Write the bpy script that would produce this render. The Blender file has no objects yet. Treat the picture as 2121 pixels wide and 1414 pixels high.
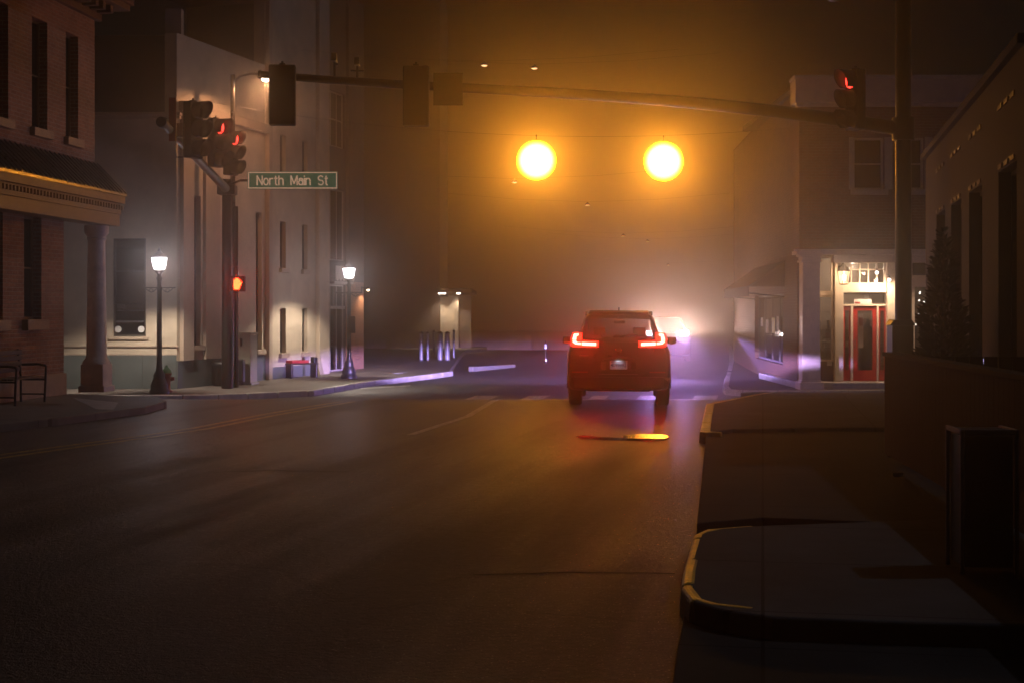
import bpy, bmesh, math, random
from mathutils import Vector, Matrix
random.seed(7)
R = math.radians
PI = math.pi
sc = bpy.context.scene
C = sc.collection

# ------------------------------------------------------------------ camera
W0, H0, F, HOR, CX = 2121.0, 1414.0, 2121.0 * 50 / 36, 647.0, 1060.5
EYE = 1.7
cam_d = bpy.data.cameras.new('camera')
cam = bpy.data.objects.new('camera', cam_d)
C.objects.link(cam)
cam.location = (0, 0, EYE)
cam.rotation_euler = (R(90), 0, 0)
cam_d.lens = 50
cam_d.sensor_width = 36
cam_d.shift_y = -(H0 / 2 - HOR) / W0
cam_d.clip_end = 2000
cam_d.clip_start = 0.05
sc.camera = cam


def zg(Y):
    """road level: level up to the stop line, then dipping half a metre into the crossing"""
    t = min(1, max(0, (Y - 27.0) / 8.0))
    u = min(1, max(0, (Y - 44.0) / 16.0))
    return -0.42 * t * t * (3 - 2 * t) + 0.34 * u * u * (3 - 2 * u)


def at(px, py, Y):
    return Vector(((px - CX) * Y / F, Y, EYE - (py - HOR) * Y / F))


def gp(px, py, h=0.0, y0=2.0):
    """where the sight line through a pixel meets the road (plus h)"""
    lo, hi = 2.0, 400.0
    g = lambda Y: EYE - (py - HOR) * Y / F - zg(Y) - h
    Y = y0
    if g(Y) <= 0: return Vector(((px - CX) * Y / F, Y, zg(Y) + h))
    while g(Y) > 0 and Y < 400:
        Y += 0.25
    lo, hi = Y - 0.25, Y
    for _ in range(30):
        m = (lo + hi) / 2
        if g(m) > 0: lo = m
        else: hi = m
    return Vector(((px - CX) * hi / F, hi, zg(hi) + h))


# ------------------------------------------------------------------ materials
MATS = {}


def new_mat(name):
    m = bpy.data.materials.new(name)
    m.use_nodes = True
    nt = m.node_tree
    b = nt.nodes['Principled BSDF']
    return m, nt, b


def N(nt, t, **kw):
    n = nt.nodes.new(t)
    for k, v in kw.items():
        try: n.inputs[k].default_value = v
        except Exception: setattr(n, k, v)
    return n


def mat(name, col, rough=0.6, metal=0.0, var=0.25, scale=6.0, bump=0.0, bscale=60.0, coat=0.0, rvar=0.1, spec=0.5):
    """plain surface with blotchy colour wear, roughness variation and fine bump"""
    if name in MATS: return MATS[name]
    m, nt, b = new_mat(name)
    L = nt.links.new
    tc = N(nt, 'ShaderNodeTexCoord')
    n1 = N(nt, 'ShaderNodeTexNoise', Scale=scale, Detail=6.0, Roughness=0.65)
    L(tc.outputs['Object'], n1.inputs['Vector'])
    cr = N(nt, 'ShaderNodeValToRGB')
    c = Vector(col)
    cr.color_ramp.elements[0].position = 0.3
    cr.color_ramp.elements[1].position = 0.72
    cr.color_ramp.elements[0].color = (*(c * (1 - var)), 1)
    cr.color_ramp.elements[1].color = (*(c * (1 + var)), 1)
    L(n1.outputs['Fac'], cr.inputs['Fac'])
    L(cr.outputs['Color'], b.inputs['Base Color'])
    mr = N(nt, 'ShaderNodeMapRange')
    mr.inputs['To Min'].default_value = max(0.03, rough - rvar)
    mr.inputs['To Max'].default_value = min(1, rough + rvar)
    L(n1.outputs['Fac'], mr.inputs['Value'])
    L(mr.outputs['Result'], b.inputs['Roughness'])
    b.inputs['Metallic'].default_value = metal
    b.inputs['Specular IOR Level'].default_value = spec
    if coat: b.inputs['Coat Weight'].default_value = coat
    if bump:
        n2 = N(nt, 'ShaderNodeTexNoise', Scale=bscale, Detail=4.0)
        L(tc.outputs['Object'], n2.inputs['Vector'])
        bp = N(nt, 'ShaderNodeBump', Strength=bump, Distance=0.01)
        L(n2.outputs['Fac'], bp.inputs['Height'])
        L(bp.outputs['Normal'], b.inputs['Normal'])
    MATS[name] = m
    return m


def brick_mat(name, c1, c2, mortar, rough=0.75, sx=1.0, bw=0.215, bh=0.075):
    if name in MATS: return MATS[name]
    m, nt, b = new_mat(name)
    L = nt.links.new
    tc = N(nt, 'ShaderNodeTexCoord')
    sp = N(nt, 'ShaderNodeSeparateXYZ')
    L(tc.outputs['Object'], sp.inputs[0])
    ad = N(nt, 'ShaderNodeMath', operation='ADD')
    L(sp.outputs['X'], ad.inputs[0]); L(sp.outputs['Y'], ad.inputs[1])
    cb = N(nt, 'ShaderNodeCombineXYZ')
    L(ad.outputs[0], cb.inputs['X']); L(sp.outputs['Z'], cb.inputs['Y'])
    br = N(nt, 'ShaderNodeTexBrick')
    br.inputs['Scale'].default_value = 1.0
    br.inputs['Brick Width'].default_value = bw
    br.inputs['Row Height'].default_value = bh
    br.inputs['Mortar Size'].default_value = 0.008
    br.inputs['Mortar Smooth'].default_value = 0.3
    br.inputs['Bias'].default_value = -0.1
    br.inputs['Color1'].default_value = (*c1, 1)
    br.inputs['Color2'].default_value = (*c2, 1)
    br.inputs['Mortar'].default_value = (*mortar, 1)
    L(cb.outputs[0], br.inputs['Vector'])
    n1 = N(nt, 'ShaderNodeTexNoise', Scale=2.3, Detail=8.0, Roughness=0.7)
    L(tc.outputs['Object'], n1.inputs['Vector'])
    mx = N(nt, 'ShaderNodeMix', data_type='RGBA', blend_type='MULTIPLY')
    mx.inputs['Factor'].default_value = 0.7
    cr = N(nt, 'ShaderNodeValToRGB')
    cr.color_ramp.elements[0].position = 0.3; cr.color_ramp.elements[0].color = (0.45, 0.42, 0.42, 1)
    cr.color_ramp.elements[1].position = 0.7; cr.color_ramp.elements[1].color = (1.25, 1.2, 1.15, 1)
    L(n1.outputs['Fac'], cr.inputs['Fac'])
    L(br.outputs['Color'], mx.inputs['A']); L(cr.outputs['Color'], mx.inputs['B'])
    L(mx.outputs['Result'], b.inputs['Base Color'])
    b.inputs['Roughness'].default_value = rough
    bp = N(nt, 'ShaderNodeBump', Strength=1.0, Distance=0.022)
    bp.invert = True
    n2 = N(nt, 'ShaderNodeTexNoise', Scale=45.0, Detail=5.0)
    L(tc.outputs['Object'], n2.inputs['Vector'])
    m2 = N(nt, 'ShaderNodeMath', operation='MULTIPLY_ADD')
    m2.inputs[1].default_value = -0.5
    L(n2.outputs['Fac'], m2.inputs[0]); L(br.outputs['Fac'], m2.inputs[2])
    L(m2.outputs[0], bp.inputs['Height'])
    L(bp.outputs['Normal'], b.inputs['Normal'])
    MATS[name] = m
    return m


def emit(name, col, s, sampling='AUTO', base=(0.02, 0.02, 0.02)):
    if name in MATS: return MATS[name]
    m, nt, b = new_mat(name)
    b.inputs['Base Color'].default_value = (*base, 1)
    b.inputs['Emission Color'].default_value = (*col, 1)
    b.inputs['Emission Strength'].default_value = s
    b.inputs['Roughness'].default_value = 0.4
    m.cycles.emission_sampling = sampling
    MATS[name] = m
    return m


def glow_glass(name, col, s, keep=0.75):
    """frosted glass that passes the lamp's light and glows with it"""
    m = bpy.data.materials.new(name); m.use_nodes = True
    nt = m.node_tree; nt.nodes.clear(); L = nt.links.new
    o = N(nt, 'ShaderNodeOutputMaterial')
    t = N(nt, 'ShaderNodeBsdfTransparent'); t.inputs[0].default_value = (keep, keep, keep, 1)
    e = N(nt, 'ShaderNodeEmission'); e.inputs[0].default_value = (*col, 1); e.inputs[1].default_value = s
    a = N(nt, 'ShaderNodeAddShader')
    L(t.outputs[0], a.inputs[0]); L(e.outputs[0], a.inputs[1]); L(a.outputs[0], o.inputs[0])
    m.cycles.emission_sampling = 'NONE'
    MATS[name] = m
    return m


def glass(name, tint=(0.02, 0.02, 0.025), see=0.5, rough=0.04):
    """thin window glass: partly see-through, partly a dark mirror"""
    if name in MATS: return MATS[name]
    m = bpy.data.materials.new(name); m.use_nodes = True
    nt = m.node_tree; nt.nodes.clear(); L = nt.links.new
    o = N(nt, 'ShaderNodeOutputMaterial')
    t = N(nt, 'ShaderNodeBsdfTransparent'); t.inputs[0].default_value = (0.9, 0.9, 0.92, 1)
    p = N(nt, 'ShaderNodeBsdfPrincipled')
    p.inputs['Base Color'].default_value = (*tint, 1); p.inputs['Roughness'].default_value = rough
    nz = N(nt, 'ShaderNodeTexNoise', Scale=1.3, Detail=2.0)
    tc = N(nt, 'ShaderNodeTexCoord'); L(tc.outputs['Object'], nz.inputs['Vector'])
    bp = N(nt, 'ShaderNodeBump', Strength=0.06, Distance=0.02)
    L(nz.outputs['Fac'], bp.inputs['Height']); L(bp.outputs['Normal'], p.inputs['Normal'])
    mx = N(nt, 'ShaderNodeMixShader'); mx.inputs[0].default_value = see
    L(p.outputs[0], mx.inputs[1]); L(t.outputs[0], mx.inputs[2]); L(mx.outputs[0], o.inputs[0])
    MATS[name] = m
    return m


# ------------------------------------------------------------------ mesh builder
class MB:
    def __init__(s): s.v = []; s.f = []; s.sm = []

    def add(s, vs, fs, M=None, smooth=False):
        b = len(s.v)
        for p in vs:
            p = Vector(p)
            s.v.append(M @ p if M else p)
        for f in fs:
            s.f.append(tuple(b + i for i in f)); s.sm.append(smooth)
        return s

    def box(s, c, d, M=None):
        x, y, z = c; a, b, e = d[0] / 2, d[1] / 2, d[2] / 2
        vs = [(x + i * a, y + j * b, z + k * e) for i in (-1, 1) for j in (-1, 1) for k in (-1, 1)]
        fs = [(0, 1, 3, 2), (4, 6, 7, 5), (0, 4, 5, 1), (2, 3, 7, 6), (0, 2, 6, 4), (1, 5, 7, 3)]
        return s.add(vs, fs, M)

    def bx(s, x0, x1, y0, y1, z0, z1, M=None):
        return s.box(((x0 + x1) / 2, (y0 + y1) / 2, (z0 + z1) / 2), (abs(x1 - x0), abs(y1 - y0), abs(z1 - z0)), M)

    def cyl(s, a, b, r0, r1=None, n=16, caps=True, smooth=True, M=None):
        a, b = Vector(a), Vector(b); r1 = r0 if r1 is None else r1
        d = (b - a).normalized()
        u = d.cross(Vector((0, 0, 1)))
        if u.length < 1e-4: u = Vector((1, 0, 0))
        u.normalize(); w = d.cross(u)
        vs = []
        for p, r in ((a, r0), (b, r1)):
            for i in range(n):
                t = 2 * PI * i / n
                vs.append(p + u * (r * math.cos(t)) + w * (r * math.sin(t)))
        s.add(vs, [(i, (i + 1) % n, n + (i + 1) % n, n + i) for i in range(n)], M, smooth)
        if caps:
            s.add(vs[:n], [tuple(reversed(range(n)))], M); s.add(vs[n:], [tuple(range(n))], M)
        return s

    def tube(s, pts, r, n=8, M=None):
        for a, b in zip(pts, pts[1:]): s.cyl(a, b, r, n=n, M=M)
        return s

    def lathe(s, prof, n=20, M=None, smooth=True, c=(0, 0)):
        vs = []
        for r, z in prof:
            for i in range(n):
                t = 2 * PI * i / n
                vs.append((c[0] + r * math.cos(t), c[1] + r * math.sin(t), z))
        fs = []
        for k in range(len(prof) - 1):
            for i in range(n):
                fs.append((k * n + i, k * n + (i + 1) % n, (k + 1) * n + (i + 1) % n, (k + 1) * n + i))
        s.add(vs, fs, M, smooth)
        if prof[0][0] > 0.004: s.add(vs[:n], [tuple(reversed(range(n)))], M)
        if prof[-1][0] > 0.004: s.add(vs[-n:], [tuple(range(n))], M)
        return s

    def prism(s, poly, y0, y1, M=None, smooth=False):
        """outline in x,z extruded along y"""
        n = len(poly)
        vs = [(x, y0, z) for x, z in poly] + [(x, y1, z) for x, z in poly]
        fs = [tuple(range(n)), tuple(reversed(range(n, 2 * n)))]
        fs += [(i, n + i, n + (i + 1) % n, (i + 1) % n) for i in range(n)]
        return s.add(vs, fs, M, smooth)

    def prism_x(s, poly, x0, x1, M=None):
        """outline in y,z extruded along x"""
        n = len(poly)
        vs = [(x0, y, z) for y, z in poly] + [(x1, y, z) for y, z in poly]
        fs = [tuple(range(n)), tuple(reversed(range(n, 2 * n)))]
        fs += [(i, n + i, n + (i + 1) % n, (i + 1) % n) for i in range(n)]
        return s.add(vs, fs, M)

    def sphere(s, c, r, n=14, m=8, sz=1.0, M=None):
        prof = [(max(0.0005, r * math.sin(PI * k / m)), c[2] - r * sz * math.cos(PI * k / m)) for k in range(m + 1)]
        return s.lathe(prof, n, M, True, (c[0], c[1]))

    def build(s, name, m, parent=None, loc=None, rz=None, bevel=0.0, seg=2):
        me = bpy.data.meshes.new(name)
        me.from_pydata([tuple(p) for p in s.v], [], s.f)
        bm = bmesh.new(); bm.from_mesh(me)
        for f, q in zip(bm.faces, s.sm): f.smooth = q
        bmesh.ops.recalc_face_normals(bm, faces=bm.faces)
        bm.to_mesh(me); bm.free()
        me.materials.append(m)
        o = bpy.data.objects.new(name, me)
        C.objects.link(o)
        if parent: o.parent = parent
        if loc is not None: o.location = loc
        if rz is not None: o.rotation_euler = (0, 0, rz)
        if bevel:
            b = o.modifiers.new('bevel', 'BEVEL'); b.width = bevel; b.segments = seg; b.limit_method = 'ANGLE'
            b.angle_limit = R(40)
        return o


def tag(o, label, cat, group=None):
    o['label'] = label; o['category'] = cat
    if group: o['group'] = group
    return o


def thing(name, label, cat, loc=(0, 0, 0), rz=0.0, group=None):
    o = bpy.data.objects.new(name, None)
    C.objects.link(o)
    o.location = loc; o.rotation_euler = (0, 0, rz)
    o.empty_display_size = 0.2
    return tag(o, label, cat, group)


def struct(o, kind='structure'):
    o['kind'] = kind
    return o


def copy_tree(o, parent=None):
    c = o.copy(); C.objects.link(c)
    if parent: c.parent = parent
    for ch in list(o.children): copy_tree(ch, c)
    return c


def light(kind, name, parent, loc, power, col, rot=(0, 0, 0), radius=0.05, **kw):
    d = bpy.data.lights.new(name, kind)
    d.energy = power; d.color = col
    if kind in ('POINT', 'SPOT'): d.shadow_soft_size = radius
    for k, v in kw.items(): setattr(d, k, v)
    o = bpy.data.objects.new(name, d); C.objects.link(o)
    if parent: o.parent = parent
    o.location = loc; o.rotation_euler = rot
    return o


def wall_grid(mb, x0, x1, z0, z1, th, holes=(), y=0.0):
    """wall slab in local x,z with real openings; outside is -y"""
    xs = sorted({x0, x1, *[h[0] for h in holes], *[h[1] for h in holes]})
    zs = sorted({z0, z1, *[h[2] for h in holes], *[h[3] for h in holes]})
    nx, nz = len(xs) - 1, len(zs) - 1

    def solid(i, k):
        if i < 0 or k < 0 or i >= nx or k >= nz: return False
        a, b = (xs[i] + xs[i + 1]) / 2, (zs[k] + zs[k + 1]) / 2
        return not any(h[0] < a < h[1] and h[2] < b < h[3] for h in holes)
    for i in range(nx):
        for k in range(nz):
            if not solid(i, k): continue
            a, b, c, d = xs[i], xs[i + 1], zs[k], zs[k + 1]
            q = [(a, y, c), (b, y, c), (b, y, d), (a, y, d), (a, y + th, c), (b, y + th, c), (b, y + th, d), (a, y + th, d)]
            fs = [(0, 1, 2, 3), (7, 6, 5, 4)]
            if not solid(i - 1, k): fs.append((0, 3, 7, 4))
            if not solid(i + 1, k): fs.append((1, 5, 6, 2))
            if not solid(i, k - 1): fs.append((0, 4, 5, 1))
            if not solid(i, k + 1): fs.append((3, 2, 6, 7))
            mb.add(q, fs)
    return mb


def text_mesh(name, s, size, m, parent, loc, rot=(R(90), 0, 0), ext=0.003, sx=1.0, bold=0.0, spacing=1.0):
    cu = bpy.data.curves.new(name, 'FONT')
    cu.body = s; cu.size = size; cu.extrude = ext; cu.align_x = 'CENTER'; cu.align_y = 'CENTER'; cu.offset = bold
    cu.space_character = spacing
    tmp = bpy.data.objects.new(name + '_curve', cu); C.objects.link(tmp)
    dg = bpy.context.evaluated_depsgraph_get()
    me = bpy.data.meshes.new_from_object(tmp.evaluated_get(dg))
    bpy.data.objects.remove(tmp); bpy.data.curves.remove(cu)
    me.name = name
    me.materials.clear(); me.materials.append(m)
    o = bpy.data.objects.new(name, me); C.objects.link(o)
    o.parent = parent; o.location = loc; o.rotation_euler = rot; o.scale = (sx, 1, 1)
    return o


def lerp(a, b, t): return a + (b - a) * t


# shared materials
M_BLACK = mat('black_painted_metal', (0.012, 0.011, 0.011), 0.42, 0.0, 0.3, 9, 0.15, 80)
M_POLE = mat('dark_bronze_metal', (0.02, 0.016, 0.014), 0.38, 0.6, 0.3, 5, 0.1, 60)
M_GREYMETAL = mat('galvanised_grey_metal', (0.18, 0.18, 0.19), 0.4, 0.8, 0.25, 8, 0.1, 60)
M_HOUSING = mat('signal_housing_paint', (0.010, 0.009, 0.008), 0.7, 0.0, 0.3, 7, 0.15, 50, spec=.2)
M_LENS_OFF = mat('unlit_signal_lens', (0.015, 0.012, 0.01), 0.2, 0.0, 0.1, 20, 0.3, 90)
M_DARKGLASS = glass('dark_window_glass', (0.006, 0.007, 0.009), 0.12)
M_SHOPGLASS = glass('shop_window_glass', (0.006, 0.007, 0.009), 0.72)
M_WHITEPAINT = mat('white_painted_wood', (0.62, 0.58, 0.52), 0.5, 0.0, 0.12, 5, 0.15, 40)
M_INTERIOR = mat('dim_interior', (0.03, 0.025, 0.02), 0.9)


# ------------------------------------------------------------------ road and pavements
def asphalt_mat():
    """worn asphalt: dry and matt near the camera, damp and glossier toward the crossing, seams, cracks, glinting grit"""
    m, nt, b = new_mat('wet_asphalt')
    L = nt.links.new
    def math_(op, a, b_=None, c=None, clamp=False):
        n = nt.nodes.new('ShaderNodeMath'); n.operation = op; n.use_clamp = clamp
        for i, v in enumerate((a, b_, c)):
            if v is None: continue
            if hasattr(v, 'is_linked'): L(v, n.inputs[i])
            else: n.inputs[i].default_value = v
        return n.outputs[0]
    def rng(v, a, b_, c, d):
        n = N(nt, 'ShaderNodeMapRange'); L(v, n.inputs['Value'])
        for k_, x in zip(('From Min', 'From Max', 'To Min', 'To Max'), (a, b_, c, d)): n.inputs[k_].default_value = x
        return n.outputs['Result']
    tc = N(nt, 'ShaderNodeTexCoord'); P = tc.outputs['Object']
    def noise(sc_, det=5.0, ro=.6, vec=P):
        n = N(nt, 'ShaderNodeTexNoise', Scale=sc_, Detail=det, Roughness=ro); L(vec, n.inputs['Vector']); return n.outputs['Fac']
    big, mid, fine = noise(.28), noise(2.6, 7.0, .7), noise(160.0, 3.0)
    grit = N(nt, 'ShaderNodeTexVoronoi', Scale=95.0); L(P, grit.inputs['Vector'])
    gl = N(nt, 'ShaderNodeTexVoronoi', Scale=52.0); L(P, gl.inputs['Vector'])
    sepc = N(nt, 'ShaderNodeSeparateColor'); L(gl.outputs['Color'], sepc.inputs[0])
    # tracks and seams run along the street
    mp = N(nt, 'ShaderNodeMapping'); mp.inputs['Rotation'].default_value = (0, 0, R(12)); L(P, mp.inputs['Vector'])
    sx = N(nt, 'ShaderNodeSeparateXYZ'); L(mp.outputs['Vector'], sx.inputs[0])
    wob = math_('MULTIPLY_ADD', noise(.5, 3.0), .5, sx.outputs['X'])
    track = math_('SINE', math_('MULTIPLY', wob, 3.4))
    mp2 = N(nt, 'ShaderNodeMapping'); mp2.inputs['Scale'].default_value = (1.1, .07, 1); L(mp.outputs['Vector'], mp2.inputs['Vector'])
    streak = noise(1.0, 4.0, .6, mp2.outputs['Vector'])
    glint = math_('MULTIPLY', math_('GREATER_THAN', sepc.outputs[0], .83), math_('MULTIPLY', math_('LESS_THAN', gl.outputs['Distance'], .34), math_('GREATER_THAN', streak, .47)))
    # cracks
    dis = N(nt, 'ShaderNodeTexNoise', Scale=1.4, Detail=5.0); L(P, dis.inputs['Vector'])
    va = N(nt, 'ShaderNodeVectorMath', operation='MULTIPLY_ADD'); va.inputs[1].default_value = (1.3, 1.3, 0); L(dis.outputs['Color'], va.inputs[0]); L(P, va.inputs[2])
    cr_ = N(nt, 'ShaderNodeTexVoronoi', Scale=.33); cr_.feature = 'DISTANCE_TO_EDGE'; L(va.outputs[0], cr_.inputs['Vector'])
    crack = math_('LESS_THAN', cr_.outputs['Distance'], .0045)
    # damp map
    sp = N(nt, 'ShaderNodeSeparateXYZ'); L(P, sp.inputs[0])
    far = rng(sp.outputs['Y'], 8.0, 18.5, 0, 1)
    wet0 = math_('ADD', math_('MULTIPLY', far, .72), math_('MULTIPLY_ADD', streak, 1.7, -.72))
    wet = rng(math_('ADD', wet0, math_('MULTIPLY_ADD', big, .6, -.3)), .18, .85, 0, 1)
    # colour
    c1 = N(nt, 'ShaderNodeValToRGB')
    c1.color_ramp.elements[0].position = .25; c1.color_ramp.elements[0].color = (.020, .019, .018, 1)
    c1.color_ramp.elements[1].position = .8; c1.color_ramp.elements[1].color = (.055, .051, .047, 1)
    L(math_('MULTIPLY_ADD', track, .10, math_('MULTIPLY_ADD', streak, .45, math_('MULTIPLY', mid, .55))), c1.inputs['Fac'])
    g1 = rng(grit.outputs['Distance'], 0, .6, 1.5, .55)
    vm = N(nt, 'ShaderNodeVectorMath', operation='SCALE'); L(c1.outputs['Color'], vm.inputs[0]); L(math_('MULTIPLY', g1, math_('MULTIPLY_ADD', crack, -.75, 1.0)), vm.inputs['Scale'])
    L(vm.outputs[0], b.inputs['Base Color'])
    rough = math_('SUBTRACT', math_('ADD', rng(sp.outputs['Y'], 27, 38, 0, .2), rng(wet, 0, 1, .64, .42)), math_('MULTIPLY', glint, .28))
    L(math_('MAXIMUM', math_('SUBTRACT', rough, rng(noise(13.0, 5.0, .8), .5, .72, 0, .20)), .18), b.inputs['Roughness'])
    L(math_('MULTIPLY_ADD', glint, .2, rng(wet, 0, 1, .48, 1.0)), b.inputs['Specular IOR Level'])
    h = math_('MULTIPLY_ADD', grit.outputs['Distance'], -.55, math_('MULTIPLY', fine, .55))
    h = math_('MULTIPLY_ADD', glint, .8, h)
    h = math_('MULTIPLY_ADD', crack, -2.2, h)
    coarse = noise(21.0, 4.0, .75)
    h = math_('MULTIPLY_ADD', coarse, 5.0, math_('MULTIPLY_ADD', mid, 2.0, h))
    bp = N(nt, 'ShaderNodeBump', Strength=.8, Distance=.010); L(h, bp.inputs['Height'])
    L(bp.outputs['Normal'], b.inputs['Normal'])
    return m


M_ASPHALT = asphalt_mat()


def concrete_mat(name, col, rough=0.6, joint=1.5, rot=10):
    m, nt, b = new_mat(name)
    L = nt.links.new
    tc = N(nt, 'ShaderNodeTexCoord')
    n1 = N(nt, 'ShaderNodeTexNoise', Scale=1.2, Detail=9.0, Roughness=0.7)
    n2 = N(nt, 'ShaderNodeTexNoise', Scale=70.0, Detail=4.0)
    L(tc.outputs['Object'], n1.inputs['Vector']); L(tc.outputs['Object'], n2.inputs['Vector'])
    cr = N(nt, 'ShaderNodeValToRGB')
    c = Vector(col)
    cr.color_ramp.elements[0].position = 0.3; cr.color_ramp.elements[0].color = (*(c * 0.55), 1)
    cr.color_ramp.elements[1].position = 0.7; cr.color_ramp.elements[1].color = (*(c * 1.2), 1)
    L(n1.outputs['Fac'], cr.inputs['Fac'])
    mp = N(nt, 'ShaderNodeMapping'); mp.inputs['Rotation'].default_value = (0, 0, R(rot))
    L(tc.outputs['Object'], mp.inputs['Vector'])
    br = N(nt, 'ShaderNodeTexBrick'); br.offset = 0
    br.inputs['Scale'].default_value = 1.0; br.inputs['Brick Width'].default_value = joint; br.inputs['Row Height'].default_value = joint
    br.inputs['Mortar Size'].default_value = 0.012; br.inputs['Mortar Smooth'].default_value = 0.4
    br.inputs['Color1'].default_value = (0.86, 0.86, 0.86, 1); br.inputs['Color2'].default_value = (1, 1, 1, 1)
    br.inputs['Mortar'].default_value = (0.35, 0.33, 0.32, 1)
    L(mp.outputs['Vector'], br.inputs['Vector'])
    mx = N(nt, 'ShaderNodeMix', data_type='RGBA', blend_type='MULTIPLY'); mx.inputs['Factor'].default_value = 1
    L(cr.outputs['Color'], mx.inputs['A']); L(br.outputs['Color'], mx.inputs['B'])
    L(mx.outputs['Result'], b.inputs['Base Color'])
    rr = N(nt, 'ShaderNodeMapRange'); rr.inputs['To Min'].default_value = rough - 0.1; rr.inputs['To Max'].default_value = min(1, rough + 0.2)
    L(n1.outputs['Fac'], rr.inputs['Value']); L(rr.outputs['Result'], b.inputs['Roughness']); b.inputs['Specular IOR Level'].default_value = .08
    bp = N(nt, 'ShaderNodeBump', Strength=0.35, Distance=0.008)
    L(n2.outputs['Fac'], bp.inputs['Height']); L(bp.outputs['Normal'], b.inputs['Normal'])
    MATS[name] = m
    return m


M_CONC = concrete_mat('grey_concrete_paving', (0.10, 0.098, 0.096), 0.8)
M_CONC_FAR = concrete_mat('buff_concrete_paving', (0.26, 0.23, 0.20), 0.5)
M_KERB = mat('concrete_kerb', (0.46, 0.43, 0.39), 0.42, 0, 0.3, 4, 0.3, 60)
M_KERB_YEL = mat('worn_yellow_kerb_paint', (0.55, 0.36, 0.05), 0.4, 0, 0.45, 9, 0.5, 45, rvar=0.2)

# ground sheet: one grid, follows the dip
mb = MB()
ys = [-30, -20, -10, 0, 6, 12, 18, 24, 27] + [27 + k for k in range(1, 10)] + [40, 44, 46, 48, 50, 52, 54, 56, 58, 60, 65, 85, 110, 150, 200, 270]
xs = [-130, -60, -30, -15, -8, -4, 0, 4, 8, 15, 30, 60, 130]
vs = [(x, y, zg(y)) for y in ys for x in xs]
nx = len(xs)
mb.add(vs, [(j * nx + i, j * nx + i + 1, (j + 1) * nx + i + 1, (j + 1) * nx + i) for j in range(len(ys) - 1) for i in range(nx - 1)], None, True)
road = struct(mb.build('road', M_ASPHALT))


def slab(name, poly, h, m, flat=None, bevel=0.02):
    """raised paving from a ground outline (x, y); follows the dip unless flat"""
    bm = bmesh.new()
    vs = [bm.verts.new((p[0], p[1], 0)) for p in poly]
    bm.faces.new(vs)
    for Y in [27 + k for k in range(0, 10)] + [44, 46, 48, 50, 52, 54, 56, 58, 60]:
        g = bm.verts[:] + bm.edges[:] + bm.faces[:]
        bmesh.ops.bisect_plane(bm, geom=g, plane_co=(0, Y, 0), plane_no=(0, 1, 0))
    r = bmesh.ops.extrude_face_region(bm, geom=bm.faces[:])
    top = [e for e in r['geom'] if isinstance(e, bmesh.types.BMVert)]
    tops = set(top)
    for v in bm.verts:
        base = zg(v.co.y)
        v.co.z = (flat if flat is not None else base) + h if v in tops else base - 0.3
    bmesh.ops.recalc_face_normals(bm, faces=bm.faces)
    me = bpy.data.meshes.new(name); bm.to_mesh(me); bm.free()
    me.materials.append(m)
    o = bpy.data.objects.new(name, me); C.objects.link(o)
    if bevel:
        b = o.modifiers.new('bevel', 'BEVEL'); b.width = bevel; b.segments = 3; b.limit_method = 'ANGLE'; b.angle_limit = R(50)
    return struct(o)


def gY(px, Y, h=.15): return Vector(((px - CX) * Y / F, Y, zg(Y) + h))


def xy(px, py, h=0.15, y0=2.0):
    p = gp(px, py, h, y0); return (p.x, p.y)


def strip(name, pts, w, h0, h1, m, flat=None, bevel=0.03):
    """kerb stone run: band of width w to the right of a polyline on the ground"""
    mb = MB()
    P = [Vector((p[0], p[1], 0)) for p in pts]
    nrm = []
    for i, p in enumerate(P):
        d = (P[min(len(P) - 1, i + 1)] - P[max(0, i - 1)]).normalized(); nrm.append(Vector((d.y, -d.x, 0)))
    cum = [0]
    for a, b in zip(P, P[1:]): cum.append(cum[-1] + (b - a).length)
    def at_(s_):
        for i in range(len(P) - 1):
            if s_ <= cum[i + 1] + 1e-9:
                t = (s_ - cum[i]) / max(1e-6, cum[i + 1] - cum[i])
                p = P[i].lerp(P[i + 1], t); return p, p + nrm[i].lerp(nrm[i + 1], t).normalized() * w
        return P[-1], P[-1] + nrm[-1] * w
    cnt = max(1, round(cum[-1] / .9)); ln = cum[-1] / cnt
    for k_ in range(cnt):
        s0, s1 = k_ * ln, (k_ + 1) * ln - .016
        q = [at_(s_) for s_ in sorted({s0, s1, *[c for c in cum if s0 + .02 < c < s1 - .02]})]
        jit = random.uniform(-.004, .004)
        vs = []
        for a, b in q:
            za = zg(a.y) if flat is None else flat
            zr = zg(a.y)
            vs += [(a.x - 0.015, a.y, zr + h0), (a.x, a.y, za + h1 + jit), (b.x, b.y, za + h1 + jit), (b.x, b.y, zr + h0)]
        fs = []
        for i in range(len(q) - 1):
            k = 4 * i
            for j in range(4): fs.append((k + j, k + (j + 1) % 4, k + 4 + (j + 1) % 4, k + 4 + j))
        e = 4 * (len(q) - 1)
        fs += [(3, 2, 1, 0), (e, e + 1, e + 2, e + 3)]
        mb.add(vs, fs)
    return struct(mb.build(name, m, bevel=bevel, seg=3))


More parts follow.
